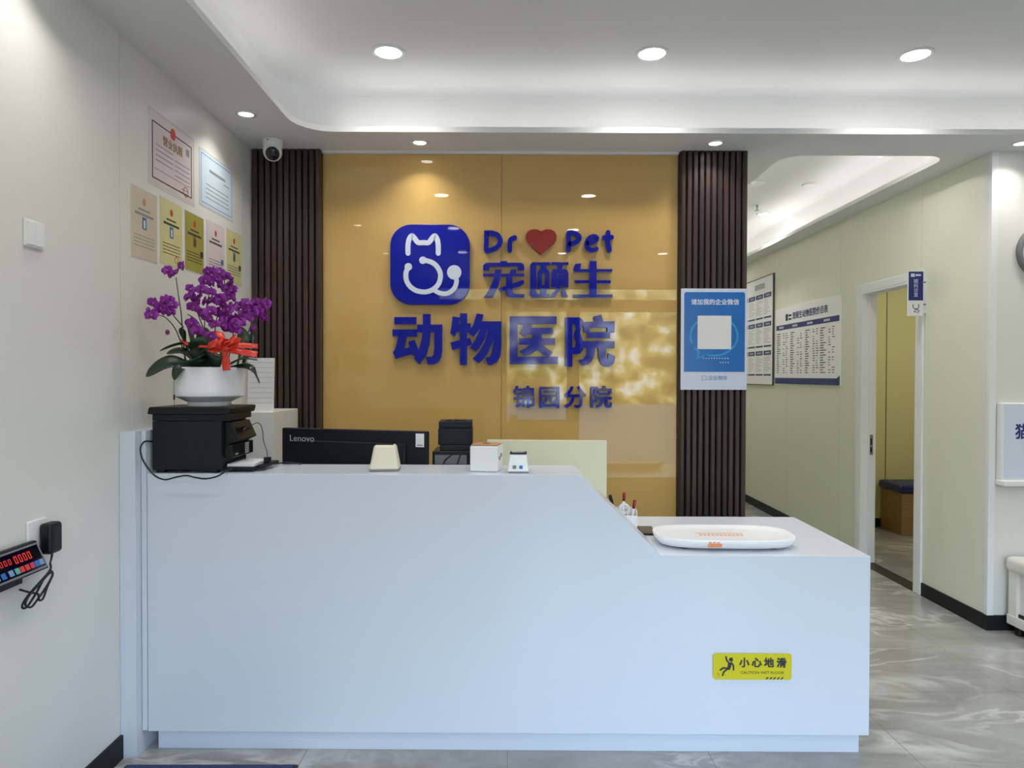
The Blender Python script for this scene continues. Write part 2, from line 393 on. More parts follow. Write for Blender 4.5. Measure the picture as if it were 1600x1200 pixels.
def tray(name, poly, z0, z1):
    bm = bmesh.new()
    a = [bm.verts.new((x, y, z0)) for x, y in poly]; b = [bm.verts.new((x, y, z1 - 0.04)) for x, y in poly]
    cx = sum(p[0] for p in poly) / len(poly); cy = sum(p[1] for p in poly) / len(poly)
    rings = [a, b]
    for k in range(1, 5):
        t = k / 4 * PI / 2; r = 0.04
        ring = []
        for x, y in poly:
            d = Vector((cx - x, cy - y)); sx = (1 if d.x > 0 else -1) * r * (1 - math.cos(t)); sy = (1 if d.y > 0 else -1) * r * (1 - math.cos(t))
            ring.append(bm.verts.new((x + sx, y + sy, z1 - 0.04 + r * math.sin(t))))
        rings.append(ring)
    n = len(poly)
    for p, q in zip(rings, rings[1:]):
        for i in range(n): bm.faces.new((p[i], p[(i + 1) % n], q[(i + 1) % n], q[i])).smooth = True
    bm.faces.new(rings[-1])
    return struct(name, bm, CEIL)
ZT = 3.12
tray('ceiling_tray', rrect(-1.30, 4.86, -1.66, 3.88, 0.3, 12), ZC + 0.03, ZT)
tray('ceiling_tray_corridor', rrect(1.48, 2.82, 3.93, 9.15, 0.2, 8), ZC + 0.03, 3.12)
struct('ceiling_roof_slab', B((-1.7, 5.2, -2.1, 9.7, 3.3, 3.35)), CEIL)

def cove(name, p, q, power, out):
    """LED strip lying on the hidden ledge from p to q, shining up and towards the recess"""
    p, q = Vector(p), Vector(q); d = q - p; l = d.length; mid = (p + q) / 2
    bm = bmesh.new(); ang = math.atan2(d.y, d.x)
    box(bm, -l / 2, l / 2, -0.006, 0.006, 0, 0.006)
    o = struct(name, bm, STRIP); o.location = mid; o.rotation_euler = (0, 0, ang)
    ld = bpy.data.lights.new('cove_light', 'AREA'); ld.shape = 'RECTANGLE'; ld.size = l; ld.size_y = 0.015; ld.energy = power * l; ld.color = (1, 0.99, 0.955)
    lo = bpy.data.objects.new('cove_light', ld); C.objects.link(lo); lo.parent = o; lo.location = (0, 0, 0.01); lo.rotation_euler = (PI, 0, 0)
z = ZC + 0.031
cove('trim_1', (-1.0, 3.77, z), (4.6, 3.77, z), P_COVE, 1)
cove('trim_2', (-1.155, -1.4, z), (-1.155, 3.55, z), P_COVE, 1)
cove('trim_3', (4.765, -1.4, z), (4.765, 3.55, z), P_COVE, 1)
cove('trim_4', (-1.0, -1.565, z), (4.6, -1.565, z), P_COVE, 1)
cove('trim_5', (2.67, 4.2, z), (2.67, 8.9, z), P_COVE * 2.3, 1)
cove('trim_6', (1.635, 4.2, z), (1.635, 8.9, z), P_COVE * 3.8, 1)
cove('trim_7', (1.8, 4.03, z), (2.55, 4.03, z), P_COVE * 1.5, 1)

struct('baseboard_left', B((XL, XL + 0.012, -1.8, 2.645, 0, 0.092)), BASEB)
struct('baseboard_corridor', B((XR - 0.012, XR, YB - 0.012, DY0 - 0.085, 0, 0.088), (XR - 0.012, XR, DY1 + 0.085, 9.5, 0, 0.088)), BASEB)
struct('baseboard_column', B((XR, 5.0, YB - 0.012, YB, 0, 0.088)), BASEB)
struct('baseboard_exam', B((XR + 0.1, 5.0, 6.718, 6.73, 0, 0.085)), BASEB)
struct('trim_8', B((XR - 0.004, XR + 0.034, YB - 0.006, YB, 0.088, ZC), (XR - 0.004, XR, YB, YB + 0.02, 0.088, ZC)), TRIMW)
for i, y in enumerate((2.66, 3.87, 1.45, 0.24)): struct('trim_%d' % (9 + i), B((XL, XL + 0.0008, y - 0.0015, y + 0.0015, 0.09, ZC)), SEAM)
for i, y in enumerate((4.66, 5.80, 6.9)): struct('trim_%d' % (13 + i), B((XR - 0.0008, XR, y - 0.0015, y + 0.0015, 2.25 if i == 0 else 0.09, ZC)), SEAM)
struct('trim_16', B((3.747, 3.756, 6.7285, 6.73, 0.09, ZC)), mat('exam_joint', srgb(104, 100, 62), 0.6))
struct('trim_17', B((-1.10, 1.005, 4.03, 4.06, 2.806, 2.82)), TRIMW)
# door in the corridor wall
d = struct('door_1', B((XR - 0.016, XR + 0.106, DY0 - 0.02, DY0, 0, DZ), (XR - 0.016, XR + 0.106, DY1, DY1 + 0.02, 0, DZ), (XR - 0.016, XR + 0.106, DY0 - 0.02, DY1 + 0.02, DZ, DZ + 0.02)), TRIMW)
obj('casing', B((XR - 0.018, XR, DY0 - 0.085, DY0 - 0.012, 0, DZ + 0.075), (XR - 0.018, XR, DY1 + 0.012, DY1 + 0.085, 0, DZ + 0.075), (XR - 0.018, XR, DY0 - 0.012, DY1 + 0.012, DZ + 0.012, DZ + 0.075)), TRIMW, d, bevel=0.005)
obj('stop', B((XR + 0.04, XR + 0.052, DY1 - 0.012, DY1, 0, DZ - 0.012), (XR + 0.04, XR + 0.052, DY0, DY0 + 0.012, 0, DZ - 0.012), (XR + 0.04, XR + 0.052, DY0, DY1, DZ - 0.012, DZ)), TRIMW, d)
obj('strike_plate', B((XR + 0.058, XR + 0.084, DY1 - 0.002, DY1, 0.87, 1.03)), STEEL, d)
obj('strike_hole', B((XR + 0.064, XR + 0.076, DY1 - 0.0025, DY1, 0.89, 0.93), (XR + 0.064, XR + 0.076, DY1 - 0.0025, DY1, 0.95, 1.0)), BLACK, d)
obj('sill', B((XR - 0.012, XR + 0.10, DY0, DY1, 0, 0.004)), mat('black_stone_sill', srgb(22, 22, 27), 0.45), d)
lf = obj('door_leaf', B((XR + 0.11, XR + 0.81, DY0 - 0.05, DY0 - 0.01, 0.01, DZ - 0.01)), TRIMW, d)
obj('handle', B((XR + 0.70, XR + 0.76, DY0 - 0.01, DY0 + 0.02, 0.93, 1.0)), STEEL, lf, bevel=0.004)

# gold glass panels and slats
tag(obj('glass_wall_panel', B((-1.10, -0.0425, 4.05, 4.06, 0.02, 2.806)), GOLD, bevel=0.001, seg=1), 'gold back-painted glass panel behind the blue logo, left of the joint', 'wall panel', 'gold glass wall panels')
tag(obj('glass_wall_panel', B((-0.0405, 1.005, 4.05, 4.06, 0.02, 2.806)), GOLD, bevel=0.001, seg=1), 'gold back-painted glass panel reflecting the street, right of the joint', 'wall panel', 'gold glass wall panels')
def slats(x0, x1, n, label):
    bm = bmesh.new(); p = (x1 - x0) / n; poly = [(x0, 4.0605)]
    for i in range(n):
        a = x0 + i * p
        poly += [(a, 4.035 if i else 4.035), (a + 0.005, 4.035), (a + 0.007, 4.004), (a + 0.012, 3.999), (a + p - 0.006, 3.999), (a + p - 0.001, 4.004), (a + p, 4.034)]
    poly += [(x1, 4.0605)]
    prism_z(bm, poly, 0.0, ZC - 0.002)
    return tag(obj('slat_panel', bm, SLAT), label, 'wall panel', 'dark slat wall panels')
slats(XL + 0.003, -1.102, 11, 'dark brown vertical slat panel in the corner under the dome camera')
slats(1.006, 1.404, 11, 'dark brown vertical slat panel carrying the blue poster')

# ------------------------------------------------------------------ lamps
def downlight(r, power, spread, lens=None):
    t = bpy.data.objects.new('downlight', None); C.objects.link(t); t.empty_display_size = 0.05
    bm = bmesh.new(); lathe(bm, [(r, -0.006), (r + 0.004, -0.008), (r + 0.016, -0.004), (r + 0.018, 0), (r, 0)], 36, caps=False); obj('trim_ring', bm, TRIMW, t)
    bm = bmesh.new(); lathe(bm, [(r, -0.003), (r, -0.001)], 36, smooth=False); obj('diffuser', bm, lens or LAMP, t)
    ld = bpy.data.lights.new('bulb', 'AREA'); ld.shape = 'DISK'; ld.size = 2 * r * 0.98; ld.energy = power; ld.spread = spread
    ld.color = WARM
    lo = bpy.data.objects.new('bulb', ld); C.objects.link(lo); lo.parent = t; lo.location = (0, 0, -0.012)
    return t
L0 = downlight(0.066, P_TRAY, 2.3)
cols = ((-0.605, 'left'), (0.72, 'middle'), (2.05, 'right'), (3.4, 'far right')); rows = ((3.44, 'nearest the gold wall'), (1.95, 'second from the gold wall'), (0.52, 'above the viewer'), (-0.95, 'nearest the shop front'))
first = True
for y, rn in rows:
    for x, cn in cols:
        o = L0 if first else copy_tree(L0); first = False
        o.location = (x, y, ZT); tag(o, 'large recessed downlight in raised ceiling, %s in row %s' % (cn, rn), 'downlight', 'large downlights in the raised ceiling')
L1 = downlight(0.036, P_RIM, 2.0, lens=LAMPS)
small = [((-1.33, 3.47), 'small recessed spotlight in the lowered ceiling above the framed licence'), ((-0.505, 3.88), 'small recessed spotlight in the lowered ceiling above the blue logo'),
    ((1.172, 3.87), 'small recessed spotlight in the lowered ceiling above the right slat panel'), ((2.90, 3.85), 'small recessed spotlight in the lowered ceiling above the white column wall'),
    ((-1.33, 2.08), 'small recessed spotlight over the left wall near the white switch'), ((-1.33, 0.7), 'small recessed spotlight over the left wall beside the viewer'), ((-1.33, -0.7), 'small recessed spotlight over the left wall near the shop front'),
    ((4.3, 3.87), 'small recessed spotlight at the right end of the lowered ceiling')]
for i, ((x, y), lb) in enumerate(small):
    o = L1 if i == 0 else copy_tree(L1); o.location = (x, y, ZC); tag(o, lb, 'spotlight', 'small spotlights in the lowered ceiling')
L2 = downlight(0.05, P_COR, 2.4)
for i, ((x, y), lb) in enumerate([((2.551, 6.815), 'round recessed downlight in the corridor ceiling beside the sprinkler'), ((2.15, 8.4), 'round recessed downlight at the far end of the corridor'), ((2.15, 4.33), 'added unseen downlight at the near end of the corridor')]):  # near-end lamp is added, hidden above the ceiling edge to light the corridor
    o = L2 if i == 0 else copy_tree(L2); o.location = (x, y, 3.12); tag(o, lb, 'downlight', 'corridor downlights')
L3 = downlight(0.06, P_EXAM, PI); L3.location = (3.9, 5.4, ZC); tag(L3, 'added unseen downlight that brightens the room with the bench', 'downlight')  # added lamp with no visible fixture, brightens the room past the doorway

t = thing('sprinkler', 'small chrome sprinkler head hanging from the corridor ceiling', 'sprinkler', (2.357, 6.46, 3.12))
bm = bmesh.new(); lathe(bm, [(0.04, 0), (0.038, -0.006), (0.0, -0.008)], 20); obj('escutcheon', bm, WPLAS, t)
bm = bmesh.new(); lathe(bm, [(0.011, -0.006), (0.011, -0.03), (0.005, -0.034), (0.005, -0.05), (0.022, -0.052), (0.022, -0.056), (0, -0.056)], 16); obj('head', bm, STEEL, t)
t = thing('smoke_detector', 'pale flat round detector on the corridor ceiling, right of the other', 'detector', (2.547, 5.764, 3.12), group='ceiling detectors')
bm = bmesh.new(); lathe(bm, [(0.06, 0), (0.058, -0.01), (0.045, -0.016), (0, -0.018)], 28); obj('body', bm, WPLAS, t)
t2 = copy_tree(t); t2.location = (2.094, 5.714, 3.12); t2['label'] = 'pale flat round detector on the corridor ceiling beside the slat panel'

# dome camera
t = thing('security_camera', 'white turret security camera under the ceiling before the left slats', 'camera', (-1.325, 3.845, ZC))
bm = bmesh.new(); lathe(bm, [(0.052, 0), (0.054, -0.012), (0.053, -0.04), (0.045, -0.05), (0, -0.05)], 32); obj('base', bm, WPLAS, t)
bm = bmesh.new(); bmesh.ops.create_uvsphere(bm, u_segments=28, v_segments=18, radius=0.052)
for f in bm.faces: f.smooth = True
o = obj('turret', bm, WPLAS, t); o.location = (0, -0.004, -0.072)
LD = Vector((0.30, -0.86, -0.48)).normalized(); LQ = LD.to_track_quat('Z', 'Y').to_euler()
bm = bmesh.new(); lathe(bm, [(0.0365, -0.006), (0.0372, 0.010), (0.034, 0.014), (0, 0.0145)], 32); o2 = obj('lens_window', bm, BLACKG, o); o2.location = LD * 0.0375; o2.rotation_euler = LQ
bm = bmesh.new(); lathe(bm, [(0.013, 0), (0.013, 0.005), (0.009, 0.006), (0, 0.004)], 20); o3 = obj('lens', bm, mat('dark_lens', srgb(44, 44, 48), 0.15), o); o3.location = LD * 0.0515; o3.rotation_euler = LQ
bm = bmesh.new(); bmesh.ops.create_uvsphere(bm, u_segments=8, v_segments=6, radius=0.004); o3 = obj('screw', bm, BLACK, t); o3.location = (-0.01, -0.053, -0.018)

# ------------------------------------------------------------------ dimensional sign
YS = 4.03
K = YS / F
def px_sign(ox, oz, sc):
    """traced lettering: crop position -> metres on the sign plane"""
    def f(x, y):
        p = spot(ox + x / sc, oz + y / sc, YS); return (p.x, p.z)
    return f
def letter(name, label, polys, fn, m=BLUE, th=0.016, group=None, bev=0.0012):
    bm = bmesh.new()
    c = [fn(*p) for q in polys for p in q]; cx = sum(p[0] for p in c) / len(c); cz = min(p[1] for p in c)
    for i, q in enumerate(polys):
        prism(bm, [(fn(*p)[0] - cx, fn(*p)[1] - cz) for p in q], -th - i * 0.00007, 0.0135 + i * 0.00003)
    o = obj(name, bm, m); o.location = (cx, YS + 0.006, cz)
    return tag(o, label, 'sign letter', group)
fa, fb, fc, fd, fl = px_sign(605, 480, 8.889), px_sign(785, 480, 8.889), px_sign(745, 395, 7.273), px_sign(745, 345, 7.273), px_sign(605, 345, 8.889)
GB = 'large bottom row of the blue wall sign'; GM = 'middle row of the blue wall sign'; GT = 'top row of the blue wall sign'; GS = 'small last row of the blue wall sign'
letter('sign_character', 'large glossy blue sign character below the square logo, first of the large row', [
    [(100, 138), (408, 138), (408, 238), (100, 238)], [(76, 310), (418, 310), (418, 410), (76, 405)],
    [(155, 395), (280, 400), (240, 572), (310, 560), (430, 650), (395, 690), (335, 655), (120, 718), (82, 630), (125, 560)],
    [(298, 480), (380, 452), (440, 600), (430, 660), (395, 690), (335, 650), (310, 560)],
    [(420, 242), (768, 242), (768, 350), (420, 350)],
    [(497, 97), (605, 97), (605, 350), (590, 520), (550, 660), (450, 796), (375, 710), (440, 600), (480, 450), (497, 330)],
    [(655, 340), (768, 300), (768, 600), (755, 690), (720, 760), (660, 796), (565, 796), (540, 690), (620, 690), (645, 660), (655, 560)]], fa, group=GB)
letter('sign_character', 'large glossy blue sign character, second of the large row', [
    [(908, 130), (1012, 145), (985, 300), (945, 415), (876, 365), (895, 270)], [(960, 235), (1160, 225), (1172, 345), (950, 345)],
    [(1012, 87), (1112, 87), (1112, 803), (1012, 803)], [(880, 490), (1150, 425), (1185, 520), (905, 597)],
    [(1245, 87), (1340, 105), (1310, 230), (1270, 330), (1205, 415), (1125, 355), (1195, 250)],
    [(1260, 198), (1590, 198), (1590, 310), (1220, 310)],
    [(1480, 300), (1590, 300), (1585, 560), (1570, 690), (1520, 770), (1450, 803), (1395, 798), (1365, 700), (1425, 690), (1455, 630), (1475, 480)],
    [(1290, 300), (1395, 300), (1360, 440), (1290, 560), (1235, 617), (1150, 560), (1230, 450)],
    [(1400, 300), (1490, 300), (1470, 480), (1400, 640), (1330, 730), (1270, 778), (1188, 715), (1280, 620), (1360, 480)]], fa, group=GB)
letter('sign_character', 'large glossy blue sign character in an open box shape, third of the large row', [
    [(100, 128), (752, 128), (752, 232), (100, 232)], [(100, 128), (212, 128), (212, 790), (100, 790)], [(100, 687), (770, 687), (770, 790), (100, 790)],
    [(295, 228), (420, 250), (390, 320), (310, 410), (235, 355), (280, 290)], [(370, 287), (702, 287), (702, 375), (340, 375)],
    [(232, 430), (730, 430), (730, 525), (232, 525)],
    [(420, 330), (545, 330), (545, 440), (525, 520), (480, 600), (400, 655), (310, 675), (235, 610), (340, 560), (400, 500), (420, 430)],
    [(440, 530), (560, 520), (620, 575), (700, 625), (650, 690), (540, 640), (470, 590)]], fb, group=GB)
letter('sign_character', 'large glossy blue sign character, last of the large row', [
    [(872, 143), (970, 143), (970, 825), (872, 825)], [(872, 143), (1070, 143), (1118, 180), (1118, 235), (970, 238)],
    [(1010, 225), (1118, 220), (1080, 360), (1120, 480), (1120, 590), (1080, 645), (1010, 655), (965, 650), (965, 560), (1005, 560), (1015, 520), (1015, 470), (985, 400), (1015, 300)],
    [(1265, 130), (1370, 105), (1405, 215), (1290, 215)], [(1125, 205), (1555, 195), (1555, 285), (1125, 285)],
    [(1115, 205), (1210, 205), (1210, 350), (1130, 350)], [(1455, 200), (1555, 195), (1555, 345), (1455, 350)],
    [(1175, 345), (1495, 345), (1495, 430), (1175, 430)], [(1110, 472), (1555, 472), (1555, 568), (1110, 568)],
    [(1180, 560), (1290, 560), (1280, 660), (1240, 750), (1190, 800), (1110, 815), (1055, 740), (1120, 720), (1165, 660)],
    [(1330, 560), (1440, 560), (1440, 700), (1460, 720), (1470, 640), (1565, 680), (1555, 760), (1530, 800), (1480, 825), (1420, 820), (1370, 790), (1335, 700)]], fb, group=GB)
letter('sign_character', 'blue stylised sign character under the letters D and r', [
    [(268, 97), (345, 97), (345, 130), (268, 130)], [(72, 203), (72, 150), (90, 125), (120, 115), (500, 115), (530, 130), (540, 160), (540, 203), (465, 203), (465, 158), (148, 158), (140, 203)],
    [(72, 240), (540, 240), (540, 270), (72, 270)], [(205, 195), (280, 195), (275, 250), (270, 300), (250, 370), (180, 505), (80, 505), (140, 420), (185, 320), (205, 250)],
    [(385, 192), (445, 192), (445, 242), (372, 242)], [(332, 262), (405, 262), (405, 440), (430, 470), (540, 472), (540, 508), (380, 508), (345, 490), (332, 460)],
    [(245, 410), (530, 308), (540, 345), (500, 380), (260, 440)]], fc, group=GM)
letter('sign_character', 'blue stylised sign character under the red heart', [
    [(605, 140), (630, 110), (835, 110), (835, 142), (675, 142), (675, 440), (690, 470), (830, 470), (830, 505), (640, 505), (605, 480)],
    [(722, 135), (790, 135), (790, 195), (722, 195)], [(690, 230), (705, 195), (722, 188), (790, 188), (812, 195), (825, 230)], [(690, 228), (740, 228), (740, 405), (690, 405)], [(772, 228), (825, 228), (825, 405), (772, 405)],
    [(690, 372), (825, 372), (825, 408), (690, 408)], [(722, 400), (790, 400), (790, 475), (722, 475)],
    [(845, 110), (1040, 110), (1040, 138), (845, 138)], [(910, 136), (978, 136), (965, 195), (920, 195)], [(845, 232), (862, 190), (1020, 190), (1040, 232)],
    [(845, 228), (908, 228), (908, 392), (845, 392)], [(977, 228), (1040, 228), (1040, 392), (977, 392)],
    [(918, 240), (970, 240), (970, 350), (940, 430), (890, 500), (840, 500), (845, 470), (900, 420), (918, 350)], [(960, 410), (1000, 420), (1035, 500), (970, 500)]], fc, group=GM)
letter('sign_character', 'blue stylised sign character under the word Pet', [
    [(1115, 130), (1185, 122), (1175, 188), (1540, 188), (1535, 215), (1130, 220), (1100, 205), (1100, 170)], [(1280, 95), (1360, 95), (1360, 505), (1280, 505)],
    [(1110, 315), (1520, 315), (1520, 348), (1120, 345)], [(1095, 475), (1540, 475), (1540, 505), (1095, 505)]], fc, group=GM)
def round_letter(name, label, lines, fn, w, m=BLUE, group=None):
    bm = bmesh.new(); k = abs(fn(100, 0)[0] - fn(0, 0)[0]) / 100
    c = [fn(*p) for l, cl in lines for p in l]; cx = sum(p[0] for p in c) / len(c); cz = min(p[1] for p in c)
    for l, cl in lines:
        q = [fn(*p) for p in l]; q = [(x - cx, z_ - cz) for x, z_ in q]
        q = [(v.x, v.y) for v in smooth_line([Vector(p) for p in (q + [q[0]] if cl else q)], 4)]
        stroke(bm, q[:-1] if cl else q, w * k, -0.016 - 0.0001 * len(bm.verts) / 200, 0.0135, cl, 10)
    o = obj(name, bm, m); o.location = (cx, YS + 0.006, cz)
    return tag(o, label, 'sign letter', group)
round_letter('sign_letter', 'rounded blue capital letter D at the start of the top sign row', [([(110, 140), (110, 240), (110, 338), (165, 333), (225, 305), (264, 255), (262, 205), (230, 160), (170, 140)], True)], fd, 54, group=GT)
round_letter('sign_letter', 'rounded blue letter r left of the red heart', [([(375, 335), (375, 250), (392, 212), (430, 193)], False)], fd, 54, group=GT)
round_letter('sign_letter', 'rounded blue capital letter P right of the red heart', [([(1040, 335), (1042, 240), (1045, 143), (1110, 145), (1158, 175), (1160, 215), (1120, 250), (1060, 265)], False)], fd, 54, group=GT)
round_letter('sign_letter', 'rounded blue letter e in the top sign row', [([(1265, 258), (1330, 240), (1366, 205), (1340, 180), (1295, 187), (1256, 225), (1246, 270), (1265, 315), (1310, 338), (1358, 322)], False)], fd, 48, group=GT)
round_letter('sign_letter', 'rounded blue letter t at the end of the top sign row', [([(1490, 135), (1486, 240), (1505, 335)], False), ([(1448, 192), (1530, 190)], False)], fd, 54, group=GT)
hp = [(732, 385), (640, 312), (575, 245), (555, 205), (556, 165), (580, 125), (625, 103), (675, 101), (710, 112), (732, 125), (755, 112), (795, 100), (845, 104), (885, 130), (906, 175), (902, 225), (880, 260), (820, 315)]
tag(letter('heart', '', [hp], fd, RED, 0.02), 'glossy red heart between the blue letters r and P', 'sign letter', GT)

# square logo
t = thing('logo_plaque', 'rounded square blue plaque with a white cat and stethoscope outline', 'logo sign', (0, YS + 0.006, 0))
bm = bmesh.new(); a, b = fl(45, 1165), fl(1150, 58)
prism(bm, rrect(a[0], b[0], a[1], b[1], 0.125, 14), -0.016, 0.014); obj('plaque', bm, BLUE, t, bevel=0.002, seg=2)
k = abs(fl(100, 0)[0] - fl(0, 0)[0]) / 100
bm = bmesh.new()
lk = [0]
def lline(p, w):
    lk[0] += 1
    q = [fl(*i) for i in p]; q = [(v.x, v.y) for v in smooth_line([Vector(i) for i in q], 5)]; stroke(bm, q, w * k, -0.0185 - lk[0] * 0.00008, -0.0165, False, 10)
lline([(293, 455), (293, 350), (308, 265), (345, 216), (382, 245), (432, 306), (508, 309), (580, 306), (628, 245), (665, 216), (698, 265), (712, 350), (712, 455)], 70)
obj('ear_outline', bm, LOGOW, t)
bm = bmesh.new()
lline([(520, 553), (620, 580), (690, 635), (735, 715), (742, 790), (715, 880), (650, 950), (560, 988), (470, 988), (390, 965), (318, 910), (272, 830), (264, 740), (280, 680), (298, 643)], 68)
lline([(640, 955), (715, 1000), (800, 1018), (880, 992), (940, 930), (965, 850), (958, 790)], 64)
for x, y, r in ((500, 553, 52), (298, 643, 52), (933, 720, 100)):
    q = fl(x, y); prism(bm, disc(q[0], q[1], r * k, 24), -0.0191, -0.0165)
obj('stethoscope_outline', bm, LOGOW, t)
# small last row
for i, (ch, x0, x1, lb) in enumerate((('锦', 65, 385, 'small blue sign character, first of the four in the last row'), ('园', 440, 750, 'small blue boxed sign character, second of the last row'),
        ('分', 815, 1135, 'small blue sign character, third of the last row'), ('院', 1185, 1520, 'small blue sign character at the right end of the last row'))):
    p = spot(795 + (x0 + x1) / 2 / 9.41, 600 + 215 / 9.41, YS)
    o = lettering('sign_character', ch, 0.136, 0, 0, -0.004, BLUE, None, bold=0.022, depth=0.02)
    o.location = (p.x, YS + 0.01, p.z); tag(o, lb, 'sign letter', GS)

# ------------------------------------------------------------------ counter
CT = thing('reception_counter', 'long white stepped reception counter with a sloping shoulder', 'counter', (0, 2.672, 0), -0.0123)
OUT = [(-1.425, 0.083), (1.425, 0.083), (1.425, 0.792), (0.603, 0.792), (0.282, 1.107), (-1.425, 1.107)]
bm = bmesh.new(); prism(bm, OUT, 0, 0.02); obj('front_panel', bm, WHITE, CT, bevel=0.0015)
bm = bmesh.new(); prism(bm, [(-1.425, 0.70), (0.60, 0.70), (0.603, 0.792), (0.282, 1.107), (-1.425, 1.107)], 0.02, 0.30); obj('ledge', bm, WHITE, CT, bevel=0.0015)
obj('worktop', B((-1.425, 1.425, 0.02, 0.74, 0.752, 0.792)), WHITE, CT, bevel=0.0015)
obj('side_panel', B((1.405, 1.425, 0.02, 0.74, 0.083, 0.752)), WHITE, CT, bevel=0.0015)
obj('kick_plate', B((-1.40, 1.40, 0.03, 0.60, 0, 0.083)), WHITE, CT)
obj('end_board', B((-1.445, -1.4265, -0.006, 0.34, 0.09, 1.277)), WHITE, CT, bevel=0.001)
tag(obj('side_cabinet', B((XL + 0.001, -1.447, 2.645, 3.5, 0, 1.277)), WHITE, bevel=0.0015), 'narrow white upright box between the left wall and the counter', 'cabinet')

# wet floor sticker
p0, p1 = spot(1114, 1061.5, 2.657), spot(1236.5, 1020.5, 2.657)
t = thing('warning_sticker', 'yellow caution wet floor sticker with a slipping figure on the counter', 'sticker', ((p0.x + p1.x) / 2, 2.6552, (p0.z + p1.z) / 2), -0.0123)
kx = (p1.x - p0.x) / 1225; kz = (p1.z - p0.z) / 405
fs = lambda x, y: ((x - 752) * kx, (410 - y) * kz)
bm = bmesh.new(); a, b = fs(142, 612), fs(1364, 208); prism(bm, rrect(a[0], b[0], a[1], b[1], 0.012, 6), -0.0008, 0); obj('backing', bm, YELL, t)
bm = bmesh.new()
prism(bm, disc(*fs(418, 305), 33 * kx, 16), -0.0014, -0.0008)
prism(bm, [fs(*q) for q in ((372, 352), (432, 345), (425, 400), (402, 462), (335, 468), (365, 405))], -0.0014, -0.0008)
for l, w_ in (([(392, 362), (350, 315), (340, 262)], 26), ([(430, 358), (458, 400), (457, 462)], 26), ([(350, 440), (300, 432), (252, 465)], 26), ([(352, 458), (308, 492), (288, 548)], 26), ([(205, 510), (238, 540)], 6), ([(335, 552), (340, 548)], 8), ([(222, 558), (240, 562)], 6)):
    stroke(bm, [fs(*q) for q in l], w_ * kx, -0.0015 - 0.00002 * w_ % 0.0002, -0.0008)
obj('slipping_figure', bm, SIGNK, t)
for ch, cx in zip('小心地滑', (625, 818, 1010, 1205)):
    lettering('character', ch, 158 * kx, fs(cx, 0)[0], fs(0, 362)[1] + 0.0005, -0.0011, SIGNK, t, bold=0.034)
lettering('lettering', 'CAUTION WET FLOOR', 62 * kx, fs(905, 0)[0], fs(0, 506)[1], -0.0011, SIGNK, t, sx=1.05)
bm = bmesh.new()
for i in range(5): prism(bm, [fs(955 + i * 58, 607), fs(980 + i * 58, 607), fs(1010 + i * 58, 572), fs(985 + i * 58, 572)], -0.0014, -0.0008)
obj('hatching', bm, SIGNK, t)

# ------------------------------------------------------------------ things on the ledge
ZL = 1.1078
t = thing('printer', 'navy black multifunction printer under the white flower pot', 'printer', (0, 0, ZL), -0.0)
obj('body', B((-1.412, -1.14, 2.705, 2.965, 0.012, 0.2055)), NAVYP, t, bevel=0.002)
obj('foot', B((-1.40, -1.37, 2.715, 2.745, 0, 0.014)), BLACK, t); obj('foot', B((-1.20, -1.16, 2.715, 2.745, 0, 0.014)), BLACK, t); obj('foot', B((-1.40, -1.37, 2.92, 2.95, 0, 0.014)), BLACK, t); obj('foot', B((-1.20, -1.16, 2.92, 2.95, 0, 0.014)), BLACK, t)
obj('scanner_bed', B((-1.412, -1.118, 2.705, 2.967, 0.207, 0.2325)), NAVYP, t, bevel=0.0015)
bm = bmesh.new(); prism(bm, [(-1.428, 0.233), (-1.105, 0.233), (-1.098, 0.258), (-1.108, 0.262), (-1.418, 0.262), (-1.424, 0.256)], 2.697, 2.97); obj('lid', bm, BLACK, t, bevel=0.003)
bm = bmesh.new()   # slanted control panel on the side that faces the desk
for y0, y1 in ((2.735, 2.93),):
    v = [(-1.14, 0.10), (-1.08, 0.13), (-1.112, 0.2), (-1.14, 0.2)]; prism(bm, v, y0, y1)
cp = obj('control_panel', bm, BLACK, t, bevel=0.003)
obj('screen', B((-0.0008, 0.0008, -0.045, 0.045, -0.018, 0.018)), BLACKG, cp).matrix_local = Matrix.Translation((-1.0935, 2.80, 0.172)) @ Matrix.Rotation(math.atan2(0.032, -0.07) - PI / 2 + PI, 4, 'Y').inverted() @ Matrix.Identity(4)
obj('panel_block', B((-1.14, -1.105, 2.73, 2.955, 0.055, 0.11)), BLACK, t, bevel=0.004)
for i in range(5):
    for j in range(2): obj('key', B((-1.1045, -1.1030, 2.86 + j * 0.022, 2.878 + j * 0.022, 0.062 + i * 0.0092, 0.0685 + i * 0.0092)), LGREY, t)
obj('badge', B((-1.1045, -1.1035, 2.76, 2.785, 0.066, 0.072)), LGREY, t)
tr = obj('output_tray', B((-1.14, -1.02, 2.73, 2.93, 0.008, 0.02), (-1.02, -0.985, 2.76, 2.93, 0.012, 0.024)), NAVYP, t, bevel=0.003)
tag(obj('paper_stack', B((-1.132, -1.025, 2.745, 2.92, ZL + 0.0208, ZL + 0.031)), PAPER), 'white paper lying on the output tray of the printer', 'paper')
bm = bmesh.new()
tube(bm, [spot(*q) for q in ((238, 690, 2.715), (226, 690, 2.668), (219.5, 700, 2.645), (222, 716, 2.64), (231, 731, 2.65), (243, 744, 2.645), (258, 749.5, 2.665), (273, 746, 2.66), (291, 743, 2.66), (305, 746, 2.66), (322, 748, 2.66), (340, 744, 2.66), (352, 737, 2.672), (362, 733, 2.70))], 0.0032)
tag(obj('printer_cable', bm, RUBBER), 'black cable looping down over the counter edge below the printer', 'cable')
t = thing('black_adapter', 'small black plug box with a thin cord on the printer tray', 'adapter', (-1.0, 2.83, ZL + 0.025))
